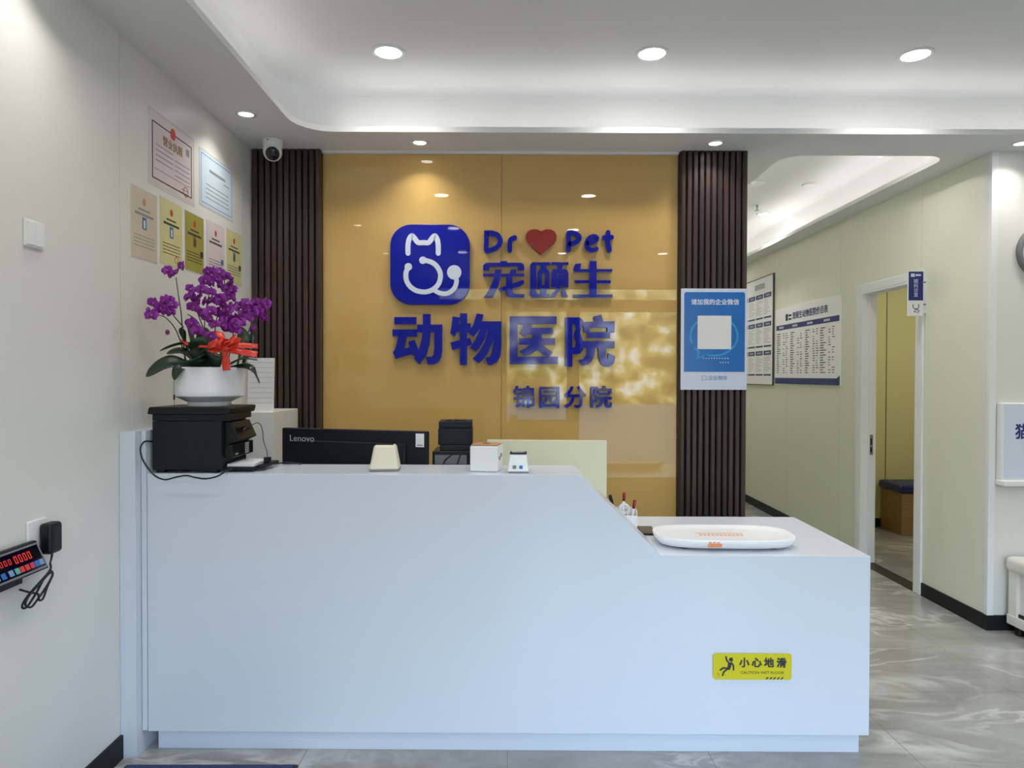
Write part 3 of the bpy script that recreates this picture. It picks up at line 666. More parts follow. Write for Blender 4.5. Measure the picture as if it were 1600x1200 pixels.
obj('plug', B((-0.012, 0.012, -0.012, 0.012, 0, 0.024)), BLACK, t, bevel=0.002)
bm = bmesh.new(); tube(bm, [(0, 0, 0.022), (-0.003, 0.0, 0.05), (-0.02, 0.01, 0.09), (-0.03, 0.03, 0.125), (-0.05, 0.06, 0.152), (-0.075, 0.09, 0.16), (-0.1, 0.10, 0.15)], 0.0016); obj('cord', bm, RUBBER, t)

# flower pot and orchid
PX, PY, PZ = -1.252, 2.86, ZL + 0.262
PL = thing('orchid_plant', 'purple moth orchid in a white ribbed bowl pot on the printer', 'potted plant', (PX, PY, PZ))
bm = bmesh.new()
n = 120; prof = [(0.0845, 0), (0.0855, 0.011), (0.082, 0.0145), (0.138, 0.041), (0.1395, 0.045), (0.1395, 0.062), (0.1395, 0.155), (0.137, 0.159), (0.131, 0.155), (0.127, 0.12), (0.0, 0.12)]
lathe(bm, prof, n)
bm.verts.ensure_lookup_table()
for v in bm.verts:   # fine vertical ribs
    r = math.hypot(v.co.x, v.co.y)
    if 0.138 < r and 0.06 < v.co.z < 0.156:
        a = math.atan2(v.co.y, v.co.x); s = 1 + 0.0035 * (1 if round(a / (2 * PI) * n) % 2 else -1)
        v.co.x *= s; v.co.y *= s
obj('pot', bm, POT, PL).data.set_sharp_from_angle(angle=0.5)
bm = bmesh.new(); lathe(bm, [(0.127, 0.121), (0.122, 0.132), (0.06, 0.142), (0, 0.144)], 30); obj('soil', bm, SOIL, PL)
def W(cx, cy, Y):     # position in the close-up of the plant
    return spot(200 + cx / 4.615, 390 + cy / 4.615, Y) - Vector((PX, PY, PZ))
def leaf(base, mid, tip, w, roll=0.0):
    bm = bmesh.new(); P = smooth_line([base, mid, tip], 9); n = len(P); rows = []
    for i, q in enumerate(P):
        t_ = (P[min(i + 1, n - 1)] - P[max(i - 1, 0)]).normalized(); s = t_.cross(Vector((0, 0, 1)))
        if s.length < 0.05: s = t_.cross(Vector((0, 1, 0)))
        s.normalize(); s = Matrix.Rotation(roll, 3, t_) @ s; u = s.cross(t_)
        f = i / (n - 1); ww = w / 2 * (0.35 + 0.65 * min(1, f * 2.2)) * (1 - max(0, (f - 0.62) / 0.38) ** 2.2) + 0.0008
        rows.append([bm.verts.new(q + s * ww * a + u * ww * 0.28 * abs(a)) for a in (-1, -0.5, 0, 0.5, 1)])
    for a, b in zip(rows, rows[1:]):
        for j in range(4): bm.faces.new((a[j], a[j + 1], b[j + 1], b[j])).smooth = True
    o = obj('leaf', bm, LEAF, PL); m_ = o.modifiers.new('thick', 'SOLIDIFY'); m_.thickness = 0.0022
    return o
for b, m_, t_, w_, r_ in (((470, 850, 2.80), (300, 815, 2.75), (128, 915, 2.735), 0.062, -0.9), ((500, 830, 2.82), (400, 740, 2.80), (278, 750, 2.78), 0.05, -0.5), ((560, 720, 2.84), (400, 680, 2.79), (228, 730, 2.75), 0.035, 0.2),
        ((470, 850, 2.78), (380, 850, 2.735), (332, 940, 2.72), 0.045, -0.6), ((500, 850, 2.86), (450, 640, 2.86), (425, 520, 2.86), 0.055, 0.1), ((480, 840, 2.83), (400, 660, 2.84), (385, 560, 2.85), 0.04, 0.5),
        ((560, 860, 2.80), (500, 720, 2.76), (430, 690, 2.74), 0.09, 0.6), ((620, 860, 2.78), (600, 760, 2.75), (640, 690, 2.76), 0.085, -0.4), ((520, 870, 2.78), (500, 800, 2.73), (560, 735, 2.74), 0.08, 0.3),
        ((560, 860, 2.8), (545, 700, 2.82), (560, 560, 2.84), 0.06, 0.3), ((700, 850, 2.84), (820, 790, 2.82), (935, 797, 2.82), 0.05, 0.3), ((760, 850, 2.84), (880, 855, 2.82), (950, 965, 2.84), 0.042, 0.4),
        ((720, 850, 2.86), (840, 830, 2.86), (915, 850, 2.87), 0.04, 0.1), ((790, 840, 2.9), (830, 680, 2.92), (815, 555, 2.93), 0.05, -0.2), ((830, 840, 2.92), (870, 700, 2.94), (890, 600, 2.96), 0.035, 0.2), ((650, 860, 2.9), (690, 740, 2.9), (700, 640, 2.92), 0.07, 0.0)):
    leaf(W(*b), W(*m_), W(*t_), w_, r_)
for pts in ([(410, 800, 2.83), (385, 480, 2.80), (365, 340, 2.79), (346, 200, 2.78)], [(420, 800, 2.82), (350, 590, 2.79), (270, 490, 2.76), (200, 470, 2.745)], [(400, 560, 2.80), (340, 490, 2.77), (300, 440, 2.76)],
            [(560, 820, 2.88), (550, 560, 2.88), (580, 350, 2.88), (620, 180, 2.88)], [(570, 820, 2.86), (520, 550, 2.85), (430, 465, 2.84)], [(600, 820, 2.88), (640, 500, 2.90), (700, 330, 2.92), (690, 200, 2.92)],
            [(720, 820, 2.9), (760, 600, 2.93), (790, 470, 2.95)], [(840, 680, 2.94), (880, 560, 2.97), (900, 480, 2.99), (930, 410, 3.0)], [(850, 690, 2.95), (900, 580, 2.98), (960, 430, 3.0)], [(560, 640, 2.86), (540, 560, 2.85), (480, 400, 2.84), (450, 310, 2.83)]):
    bm = bmesh.new(); tube(bm, [W(*q) for q in pts], 0.0026, 7, 6, 0.0018); obj('stem', bm, STEM, PL)
def flower_mesh(seed, r):
    rnd = random.Random(seed); bm = bmesh.new(); col = []
    def petal(ang, ln, wd, cup, idx):
        n = 7; rows = []
        for i in range(n + 1):
            f = i / n; w_ = wd * math.sin(PI * min(1, 0.12 + f * 0.86)) ** 0.7; y = -cup * math.sin(f * PI * 0.8) - 0.004 * f
            rows.append([(ln * f, w_ * a, y - 0.18 * w_ * (1 - abs(a)) + rnd.uniform(-0.0006, 0.0006)) for a in (-1, -0.5, 0, 0.5, 1)])
        ca, sa = math.cos(ang), math.sin(ang); vs = [[bm.verts.new((x * ca - z_ * sa, y, x * sa + z_ * ca)) for x, z_, y in row] for row in rows]
        for a, b in zip(vs, vs[1:]):
            for j in range(4):
                f_ = bm.faces.new((a[j], a[j + 1], b[j + 1], b[j])); f_.smooth = True; f_.material_index = idx
    for a in (90, 215, 325): petal(math.radians(a + rnd.uniform(-6, 6)), r, r * 0.36, 0.001, 0)
    for a in (8, 172): petal(math.radians(a + rnd.uniform(-8, 8)), r * 1.05, r * 0.62, 0.005, 0)
    petal(math.radians(270), r * 0.6, r * 0.26, 0.012, 1)
    b0 = len(bm.faces)
    bmesh.ops.create_icosphere(bm, subdivisions=1, radius=r * 0.11, matrix=Matrix.Translation((0, -r * 0.14, 0)))
    bm.faces.ensure_lookup_table()
    for f_ in bm.faces[b0:]: f_.material_index = 2
    me = bpy.data.meshes.new('flower'); bm.to_mesh(me); bm.free()
    for m_ in (PETAL, LIP, POLLEN): me.materials.append(m_)
    return me
FM = [flower_mesh(i, 0.0262) for i in range(4)]
flow = [(285, 150, 2.78), (320, 172, 2.77), (352, 165, 2.79), (392, 120, 2.80), (185, 385, 2.745), (235, 420, 2.75), (270, 378, 2.76), (322, 400, 2.76), (268, 438, 2.745), (312, 446, 2.75), (288, 368, 2.77), (175, 475, 2.74),
    (575, 155, 2.88), (612, 160, 2.90), (660, 165, 2.90), (695, 190, 2.91), (560, 225, 2.87), (610, 238, 2.87), (640, 212, 2.89), (675, 255, 2.88), (750, 240, 2.92), (755, 298, 2.91), (720, 280, 2.92), (590, 200, 2.88),
    (450, 285, 2.83), (442, 340, 2.82), (482, 345, 2.83), (535, 290, 2.85), (600, 305, 2.86), (472, 412, 2.82), (505, 378, 2.84), (522, 338, 2.85), (560, 372, 2.85), (600, 370, 2.86), (545, 455, 2.84), (590, 448, 2.84), (600, 502, 2.83), (622, 540, 2.84), (570, 500, 2.85),
    (660, 358, 2.88), (690, 392, 2.89), (722, 432, 2.90), (725, 340, 2.91), (640, 450, 2.90), (690, 510, 2.88), (712, 470, 2.9), (745, 508, 2.91), (790, 490, 2.92), (810, 535, 2.92), (740, 560, 2.89), (770, 582, 2.90), (715, 560, 2.88), (780, 530, 2.90), (690, 545, 2.87),
    (800, 412, 2.95), (852, 388, 2.96), (852, 440, 2.95), (882, 430, 2.97), (870, 492, 2.96), (920, 380, 3.0), (952, 400, 3.01), (992, 390, 3.02), (940, 442, 2.99), (980, 432, 3.0), (1000, 412, 3.02), (985, 492, 2.99), (955, 470, 2.99), (900, 460, 2.97), (830, 470, 2.95),
    (462, 530, 2.82), (500, 582, 2.82), (525, 600, 2.83), (600, 622, 2.82), (910, 575, 2.97)]
for i, (x, y, Y) in enumerate(flow):
    o = bpy.data.objects.new('flower', FM[i % 4]); C.objects.link(o); o.parent = PL; o.location = W(x, y, Y)
    o.rotation_euler = (random.uniform(-0.5, 0.5), random.uniform(-0.6, 0.6), random.uniform(-0.7, 0.7)); s = random.uniform(0.82, 1.12); o.scale = (s, s, s)
for x, y, Y in ((145, 433, 2.735), (285, 596, 2.77), (245, 350, 2.76), (765, 357, 2.93), (740, 392, 2.93), (512, 660, 2.81), (740, 205, 2.93)):
    bm = bmesh.new(); bmesh.ops.create_uvsphere(bm, u_segments=10, v_segments=8, radius=0.0085)
    for v in bm.verts: v.co.z *= 1.25
    for f in bm.faces: f.smooth = True
    o = obj('bud', bm, PETAL if y not in (596, 660) else LIP, PL); o.location = W(x, y, Y)

# ribbon bow
BW = thing('ribbon_bow', 'shiny red ribbon bow tied on the front of the orchid pot', 'bow', W(700, 700, 2.72) + Vector((PX, PY, PZ)))
def Wb(x, y, Y): return spot(200 + x / 4.615, 390 + y / 4.615, Y) - BW.location
def ribbon(name, pts, wid, vec):
    bm = bmesh.new(); P = smooth_line([Wb(*q) for q in pts], 6); v = Vector(vec); n = len(P)
    w_ = [q * 1.35 for q in (wid if isinstance(wid, (list, tuple)) else (wid, wid))]
    rows = [[bm.verts.new(q + v * (w_[0] + (w_[1] - w_[0]) * i / (n - 1)) * a + Vector((0, -0.003 * math.cos(a * 3 + i), 0))) for a in (-0.5, -0.17, 0.17, 0.5)] for i, q in enumerate(P)]
    for a, b in zip(rows, rows[1:]):
        for j in range(3): bm.faces.new((a[j], a[j + 1], b[j + 1], b[j])).smooth = True
    o = obj(name, bm, BOW, BW); m_ = o.modifiers.new('thick', 'SOLIDIFY'); m_.thickness = 0.0008
def rl(name, a, b, bulge, wid, vec):   # a loop out to b and back
    ax, ay, aY = a; bx, by, bY = b
    ribbon(name, [(ax, ay, aY), ((ax + bx) / 2, (ay + by) / 2 - bulge, aY - 0.025), (bx, by, bY), ((ax + bx) / 2, (ay + by) / 2 + bulge, aY + 0.02), (ax, ay, aY + 0.006)], wid, vec)
rl('loop', (690, 700, 2.715), (575, 700, 2.72), 22, 0.024, (0.1, 0.2, 0.95)); rl('loop', (690, 690, 2.715), (655, 590, 2.73), 8, 0.026, (0.85, 0.2, -0.2)); rl('loop', (700, 690, 2.72), (760, 630, 2.75), 12, 0.024, (0.6, 0.2, 0.7))
rl('loop', (700, 690, 2.70), (810, 665, 2.74), 20, 0.022, (0.2, 0.3, 0.9)); rl('loop', (690, 700, 2.70), (640, 650, 2.71), 8, 0.024, (0.5, 0.2, 0.8)); rl('loop', (700, 700, 2.70), (725, 650, 2.70), 6, 0.022, (0.8, 0.2, 0.4))
ribbon('tail', [(700, 695, 2.715), (790, 690, 2.72), (940, 697, 2.75)], (0.024, 0.014), (0.05, 0.25, 0.96)); ribbon('tail', [(700, 720, 2.715), (800, 735, 2.715), (935, 758, 2.745)], (0.018, 0.02), (0.05, 0.3, 0.95))
ribbon('tail', [(695, 715, 2.71), (705, 790, 2.705), (712, 872, 2.712)], (0.018, 0.026), (0.98, 0, 0.1)); ribbon('tail', [(600, 700, 2.74), (450, 690, 2.76), (375, 650, 2.78)], (0.008, 0.006), (0.1, 0.2, 0.95))
ribbon('knot', [(675, 680, 2.697), (698, 705, 2.69), (712, 730, 2.70)], 0.018, (0.8, 0.1, 0.5))
t = thing('hanging_cord', 'thin dark cord with a slider hanging beside the white pot', 'cord', W(332, 930, 2.72) + Vector((PX, PY, PZ)))
bm = bmesh.new(); l_ = t.location.z - PZ; tube(bm, [(0, 0, 0), (0.0, 0.0, -l_ * 0.5), (0.001, 0, -l_)], 0.0009, 6, 3); obj('string', bm, RUBBER, t)
bm = bmesh.new(); lathe(bm, [(0.002, -l_ * 0.75), (0.0035, -l_ * 0.74), (0.0035, -l_ * 0.58), (0.002, -l_ * 0.57)], 10); obj('slider', bm, BLACK, t)

# white cabinet and notice sheet in the corner
tag(obj('corner_cabinet', B((XL + 0.002, -1.222, 3.55, 3.96, 0, 1.303)), mat('offwhite_laminate', srgb(218, 218, 214), 0.5), bevel=0.003), 'off-white narrow cabinet in the corner behind the printer', 'cabinet')
t = thing('notice_sheet', 'white ruled notice sheet standing on the corner cabinet behind the pot', 'sheet', (-1.315, 3.62, 1.303)); t.rotation_euler = (-0.06, 0, 0)
obj('paper', B((-0.07, 0.07, -0.001, 0.001, 0, 0.285)), PAPER, t)
bm = bmesh.new()
for i in range(9): box(bm, -0.062, 0.066, -0.0016, -0.001, 0.045 + i * 0.027, 0.0463 + i * 0.027)
obj('ruling', bm, FINK, t)
obj('foot_stand', B((-0.06, 0.06, -0.02, 0.02, -0.002, 0.004)), WPLAS, t)

# monitor
t = thing('monitor', 'wide black computer monitor seen from behind on the desk', 'monitor', (-0.712, 3.135, 0.7928), -math.atan2(0.2, 0.71))
obj('back_shell', B((-0.37, 0.37, -0.012, 0.016, 0.06, 0.455)), NAVYP, t, bevel=0.006)
obj('rear_bulge', B((-0.27, 0.27, -0.026, -0.01, 0.09, 0.40)), NAVYP, t, bevel=0.012)
obj('screen', B((-0.362, 0.362, 0.016, 0.018, 0.07, 0.445)), BLACKG, t)
obj('stand_neck', B((-0.04, 0.04, -0.04, -0.012, 0.01, 0.25)), BLACK, t, bevel=0.004); obj('stand_base', B((-0.13, 0.13, -0.09, 0.08, 0, 0.012)), BLACK, t, bevel=0.004)
lettering('lettering', 'Lenovo', 0.042, -0.253, 0.408, -0.0125 - 0.0142, LGREY, t, sx=1.05)
obj('sticker', B((0.315, 0.355, -0.0135, -0.012, 0.385, 0.445)), PAPER, t)
obj('sticker_print', B((0.321, 0.349, -0.0142, -0.0135, 0.39, 0.396)), FINK, t)
bm = bmesh.new(); tube(bm, [(-1.02, 2.965, 1.109), (-1.0, 2.97, 1.112), (-0.96, 2.955, 1.118), (-0.915, 2.965, 1.112), (-0.90, 2.968, 1.109)], 0.003)
tag(obj('loose_cable', bm, RUBBER), 'short black cable lying on the ledge before the monitor', 'cable')

# receipt printer on an equipment case
t = thing('computer_case', 'black equipment case with a pale front window under the receipt printer', 'computer', (-0.262, 3.25, 0.7928), 0.0)
obj('shell', B((-0.09, 0.085, -0.09, 0.12, 0, 0.352)), BLACK, t, bevel=0.004)
obj('window', B((-0.078, 0.07, -0.0915, -0.09, 0.292, 0.335)), mat('pale_window', srgb(120, 128, 130), 0.25), t)
bm = bmesh.new(); tube(bm, [(-0.05, -0.096, 0.26), (-0.03, -0.097, 0.31), (0.0, -0.097, 0.335), (0.01, -0.096, 0.35)], 0.003); tube(bm, [(0.02, -0.096, 0.26), (0.035, -0.097, 0.32), (0.05, -0.096, 0.35)], 0.003); obj('lead', bm, RUBBER, t)
t = thing('receipt_printer', 'black cube receipt printer standing on the equipment case', 'receipt printer', (-0.252, 3.27, 1.144), 0.03)
obj('body', B((-0.078, 0.082, -0.085, 0.09, 0.028, 0.105)), NAVYP, t, bevel=0.004)
obj('base', B((-0.07, 0.078, -0.08, 0.088, 0, 0.03)), BLACK, t, bevel=0.003)
obj('paper_cover', B((-0.076, 0.08, -0.08, 0.085, 0.106, 0.138)), NAVYP, t, bevel=0.004, seg=2)
bm = bmesh.new(); lathe(bm, [(0.058, 0.137), (0.055, 0.142), (0, 0.143)], 28, c=(0, 0.0, 0)); obj('top_dial', bm, BLACKG, t)
# ivory board
t = tag(obj('ivory_board', B((-0.29, 0.29, -0.009, 0.009, 0, 0.392)), IVORY, bevel=0.003), 'large cream board standing upright behind the small payment box', 'board'); t.location = (0.188, 3.3, 0.7928); t.rotation_euler = (0, 0, -0.04)

# scanners and box on the ledge
def taper(bm, w0, d0, w1, d1, z0, z1, dy=0.0):
    a = [bm.verts.new((x, y, z0)) for x, y in ((-w0, -d0), (w0, -d0), (w0, d0), (-w0, d0))]; b = [bm.verts.new((x, y + dy, z1)) for x, y in ((-w1, -d1), (w1, -d1), (w1, d1), (-w1, d1))]
    bm.faces.new(a[::-1]); bm.faces.new(b)
    for i in range(4): bm.faces.new((a[i], a[(i + 1) % 4], b[(i + 1) % 4], b[i]))
t = thing('code_scanner', 'cream tapered countertop scanner standing before the monitor', 'scanner', (-0.505, 2.80, ZL), 0.06)
bm = bmesh.new(); taper(bm, 0.061, 0.05, 0.043, 0.034, 0.004, 0.106, 0.004); obj('housing', bm, CREAM, t, bevel=0.012, seg=3)
obj('window', B((-0.034, 0.034, -0.022, 0.028, 0.1045, 0.108)), BLACKG, t); obj('base_gasket', B((-0.058, 0.058, -0.047, 0.047, 0, 0.008)), GREYP, t)
t = thing('tissue_box', 'white square tissue box with a light wooden lid on the ledge', 'tissue box', (-0.088, 2.80, ZL), -0.22)
obj('body', B((-0.058, 0.058, -0.05, 0.05, 0, 0.104)), WPLAS, t, bevel=0.006, seg=3)
l_ = obj('lid', B((-0.054, 0.054, -0.046, 0.046, 0.1045, 0.110)), LIDW, t, bevel=0.003); bm = bmesh.new(); lathe(bm, [(0.016, 0.110), (0.016, 0.1108), (0, 0.1108)], 18); obj('slot', bm, mat('slot_brown', srgb(110, 76, 48), 0.6), l_)
bm = bmesh.new(); box(bm, 0.0581, 0.0586, -0.02, -0.005, 0.045, 0.06); box(bm, 0.0581, 0.0586, 0.005, 0.022, 0.055, 0.07); obj('mark', bm, INK, t)
t = thing('payment_box', 'small white payment scanner with two tiny app icons', 'scanner', (0.042, 2.755, ZL), -0.03)
bm = bmesh.new(); taper(bm, 0.042, 0.036, 0.034, 0.026, 0.004, 0.074, 0.004); obj('housing', bm, WPLAS, t, bevel=0.004)
obj('base', B((-0.0415, 0.0415, -0.036, 0.036, 0, 0.005)), GREYP, t)
obj('top_frame', B((-0.034, 0.034, -0.024, 0.032, 0.0735, 0.080)), BLACK, t, bevel=0.002); obj('scan_window', B((-0.026, 0.026, -0.017, 0.025, 0.080, 0.081)), mat('pale_glass', srgb(200, 198, 205), 0.1), t)
for x, m_ in ((-0.015, GREYP), (0.011, mat('icon_blue', srgb(40, 110, 190), 0.4))):
    bm = bmesh.new(); prism(bm, rrect(x - 0.007, x + 0.007, 0.016, 0.03, 0.003, 4), -0.0345, -0.031); obj('icon', bm, m_, t)

# pen tray, pens, phone
t = thing('desk_organizer', 'small white plastic desk organizer at the foot of the slope', 'organizer', (0.532, 3.10, 0.7928), -0.10)
obj('tray', B((-0.055, 0.055, -0.045, -0.042, 0, 0.075), (-0.055, 0.055, 0.042, 0.045, 0, 0.098), (-0.055, -0.052, -0.042, 0.042, 0, 0.098), (0.052, 0.055, -0.042, 0.042, 0, 0.098), (-0.052, 0.052, -0.042, 0.042, 0, 0.003), (0.01, 0.013, -0.042, 0.042, 0.003, 0.095)), WPLAS, t, bevel=0.001)
def pen(x, y, dx, dy, m_, cap, label, r=0.005, h=0.14):
    q = thing('pen', label, 'pen', (0.532 + x, 3.10 + y, 0.797), 0, 'pens in the desk organizer'); q.rotation_euler = (dy, dx, 0)
    bm = bmesh.new(); lathe(bm, [(r * 0.3, 0), (r, 0.015), (r, h)], 12); obj('barrel', bm, m_, q)
    bm = bmesh.new(); lathe(bm, [(r * 1.15, h - 0.03), (r * 1.15, h + 0.006), (r * 0.6, h + 0.01)], 12); obj('cap', bm, cap, q)
pen(-0.025, 0.01, -0.25, 0, BLACK, BLACK, 'black marker leaning left in the white organizer', 0.007, 0.15)
pen(-0.005, 0.02, 0.05, 0, WPLAS, RED, 'white pen with a red cap upright in the organizer', 0.006, 0.155)
pen(0.032, 0.0, 0.12, 0, WPLAS, RED, 'short red-capped pen leaning right in the organizer', 0.0065, 0.125)
t = thing('tape_roll', 'white roll of tape standing in the organizer', 'tape', (0.542, 3.085, 0.862)); bm = bmesh.new(); lathe(bm, [(0.014, -0.008), (0.026, -0.008), (0.026, 0.008), (0.014, 0.008), (0.014, -0.008)], 28, caps=False)
o = obj('roll', bm, PAPER, t); o.rotation_euler = (PI / 2, 0, 0); o.location = (-0.012, 0, 0.03)
t = thing('smartphone', 'black phone lying on the lower worktop beside the organizer', 'phone', (0.629, 3.068, 0.7934), -0.03)
obj('body', B((-0.036, 0.036, -0.075, 0.075, 0, 0.009)), BLACK, t, bevel=0.004); obj('screen', B((-0.032, 0.032, -0.07, 0.07, 0.009, 0.0095)), BLACKG, t)

# pet scale on the worktop
t = thing('pet_scale', 'flat white rounded pet weighing tray on the lower worktop', 'scale', (0.905, 2.855, 0.7928), -0.03)
def ringed(bm, prof, rx, ry, n=64):
    rings = []
    for s, z_ in prof:
        ring = []
        for i in range(n):
            a = 2 * PI * i / n; c_, s_ = math.cos(a), math.sin(a); e_ = 2 / 3.2
            ring.append(bm.verts.new(((rx + s) * math.copysign(abs(c_) ** e_, c_), (ry + s) * math.copysign(abs(s_) ** e_, s_), z_)))
        rings.append(ring)
    for a, b in zip(rings, rings[1:]):
        for j in range(n): bm.faces.new((a[j], a[(j + 1) % n], b[(j + 1) % n], b[j])).smooth = True
    bm.faces.new(rings[0][::-1]); bm.faces.new(rings[-1])
bm = bmesh.new(); ringed(bm, [(-0.05, 0.005), (-0.016, 0.011), (-0.003, 0.028), (0.0, 0.043), (-0.003, 0.047), (-0.010, 0.046), (-0.03, 0.040), (-0.07, 0.038)], 0.288, 0.150); obj('tray', bm, WPLAS, t)
for x in (-0.18, 0.18):
    for y in (-0.08, 0.08): obj('foot', B((x - 0.012, x + 0.012, y - 0.012, y + 0.012, 0, 0.008)), BLACK, t)
bm = bmesh.new()
for i in range(3): box(bm, -0.095 + i * 0.016, -0.085 + i * 0.016, -0.1503, -0.147, 0.036, 0.041)
box(bm, -0.098, -0.043, -0.1500, -0.144, 0.020, 0.034); obj('front_label', bm, ORANGE, t)
bm = bmesh.new()
for i in range(11): box(bm, -0.10 + i * 0.017, -0.09 + i * 0.017, -0.03, 0.0, 0.0381, 0.0387)
box(bm, -0.11, 0.09, 0.012, 0.022, 0.0381, 0.0387); obj('top_print', bm, mat('pale_orange_print', srgb(226, 170, 140), 0.5), t)

# ------------------------------------------------------------------ blue poster on the right slats
p0, p1 = spot(1063.5, 609, 3.99), spot(1168, 451, 3.99); pw, ph = p1.x - p0.x, p1.z - p0.z
t = thing('wall_poster', 'blue and white poster with a speech bubble fixed to the right slat panel', 'poster', ((p0.x + p1.x) / 2, 3.998, (p0.z + p1.z) / 2))
fp = lambda x, y: ((x - 402) / 562 * pw, (588 - y) / 860 * ph)
obj('panel', B((-pw / 2, pw / 2, -0.006, 0, -ph / 2, ph / 2)), mat('poster_white', srgb(206, 214, 236), 0.25), t, bevel=0.001, seg=1)
a, b = fp(148, 865), fp(664, 188); bm = bmesh.new(); r = 0.012
poly = [(a[0], a[1]), (b[0], a[1])] + [(b[0] - r + r * math.cos(q), b[1] - r + r * math.sin(q)) for q in (0, 0.4, 0.8, 1.2, PI / 2)] + [(a[0] + r - r * math.sin(q), b[1] - r + r * math.cos(q)) for q in (0, 0.4, 0.8, 1.2, PI / 2)]
prism(bm, poly, -0.0066, -0.006); obj('blue_field', bm, POSTB, t)
bm = bmesh.new(); q = [(402 + 200 * math.cos(u), 560 - 168 * math.sin(u)) for u in [math.radians(-112 + i * 12) for i in range(27)]]
stroke(bm, [fp(*i) for i in q], 0.0105, -0.0071, -0.0066); stroke(bm, [fp(*i) for i in ((242, 663), (275, 695), (262, 750), (330, 722))], 0.009, -0.0071, -0.0066); obj('speech_bubble', bm, CYAN, t)
a, b = fp(262, 672), fp(548, 388); bm = bmesh.new(); prism(bm, rrect(a[0], b[0], a[1], b[1], 0.005, 5), -0.0076, -0.0070); obj('white_square', bm, PAPER, t)
lettering('lettering', '请加我的企业微信', 0.0355, *fp(410, 275), -0.0069, LOGOW, t, bold=0.018)
bm = bmesh.new()
for i in range(10): a = fp(310 + i * 23, 750); box(bm, a[0], a[0] + 0.0055, -0.0074, -0.0069, a[1] - 0.003, a[1] + 0.003)
for i in range(4): a = fp(455 + i * 22, 785); box(bm, a[0], a[0] + 0.005, -0.0071, -0.0066, a[1] - 0.0025, a[1] + 0.0025)
obj('small_print', bm, LOGOW, t)
lettering('footer_lettering', '企业微信', 0.028, *fp(437, 918), -0.0064, mat('poster_footer_blue', srgb(122, 150, 206), 0.4), t, bold=0.012)
bm = bmesh.new(); stroke(bm, [fp(*i) for i in ((302, 932), (302, 905), (325, 897), (342, 910), (345, 932), (302, 932))], 0.0028, -0.0066, -0.006); obj('footer_icon', bm, mat('poster_footer_blue', srgb(122, 150, 206), 0.4), t)

# ------------------------------------------------------------------ certificates on the left wall
LW = XL
def cert(label, y0, y1, z0, z1, m, edge=0.006, group='certificates on the left wall', tilt=0.0):
    t = thing('certificate', label, 'certificate', (LW, (y0 + y1) / 2, (z0 + z1) / 2), PI / 2, group); t.rotation_euler = (0, tilt, PI / 2)
    w_, h_ = (y1 - y0) / 2, (z1 - z0) / 2
    obj('film', B((-w_, w_, -0.0012, 0, -h_, h_)), FILM, t); obj('paper', B((-w_ + edge, w_ - edge, -0.002, -0.0012, -h_ + edge, h_ - edge)), m, t)
    return t, w_ - edge, h_ - edge
def bars(t, name, rows_, m, y=-0.0026):
    bm = bmesh.new()
    for x0, x1, z_, h_ in rows_:
        x = x0
        while x < x1 - 1e-5:
            l_ = min(random.uniform(0.01, 0.03), x1 - x); box(bm, x, x + l_, y, -0.002, z_ - h_ / 2, z_ + h_ / 2); x += l_ + 0.003
    return obj(name, bm, m, t)
# business licence
t, w_, h_ = cert('large white licence with a dark frame, red emblem and red seal', 2.868, 3.287, 2.303, 2.627, PINKC, 0.012)
bm = bmesh.new()
for b in ((-0.18, 0.18, 0.125, 0.131), (-0.18, 0.18, -0.152, -0.146), (-0.18, -0.174, -0.15, 0.13), (0.174, 0.18, -0.15, 0.13)): box(bm, b[0], b[1], -0.0026, -0.002, b[2] * 0.86, b[3] * 0.86)
obj('frame_line', bm, INK, t)
bm = bmesh.new(); prism(bm, disc(0.0, 0.110, 0.024, 24, 0.026), -0.003, -0.002); obj('emblem', bm, SEAL, t)
lettering('lettering', '营业执照', 0.045, 0.0, 0.053, -0.0023, GOLDT, t, bold=0.012)
bars(t, 'small_print', [(-0.15, 0.0, 0.02 - i * 0.022, 0.004) for i in range(4)] + [(0.02, 0.16, 0.0 - i * 0.022, 0.004) for i in range(4)] + [(-0.16, 0.16, -0.02 - 0.065, 0.003)] + [(0.06, 0.15, -0.125, 0.004), (0.08, 0.15, -0.11, 0.004)], FINK)
bm = bmesh.new(); stroke(bm, disc(0.12, -0.115, 0.022, 20), 0.004, -0.0026, -0.002, True, 6); obj('seal', bm, SEAL, t)
obj('stamp_block', B((0.125, 0.155, -0.0026, -0.002, 0.055, 0.088)), FINK, t)
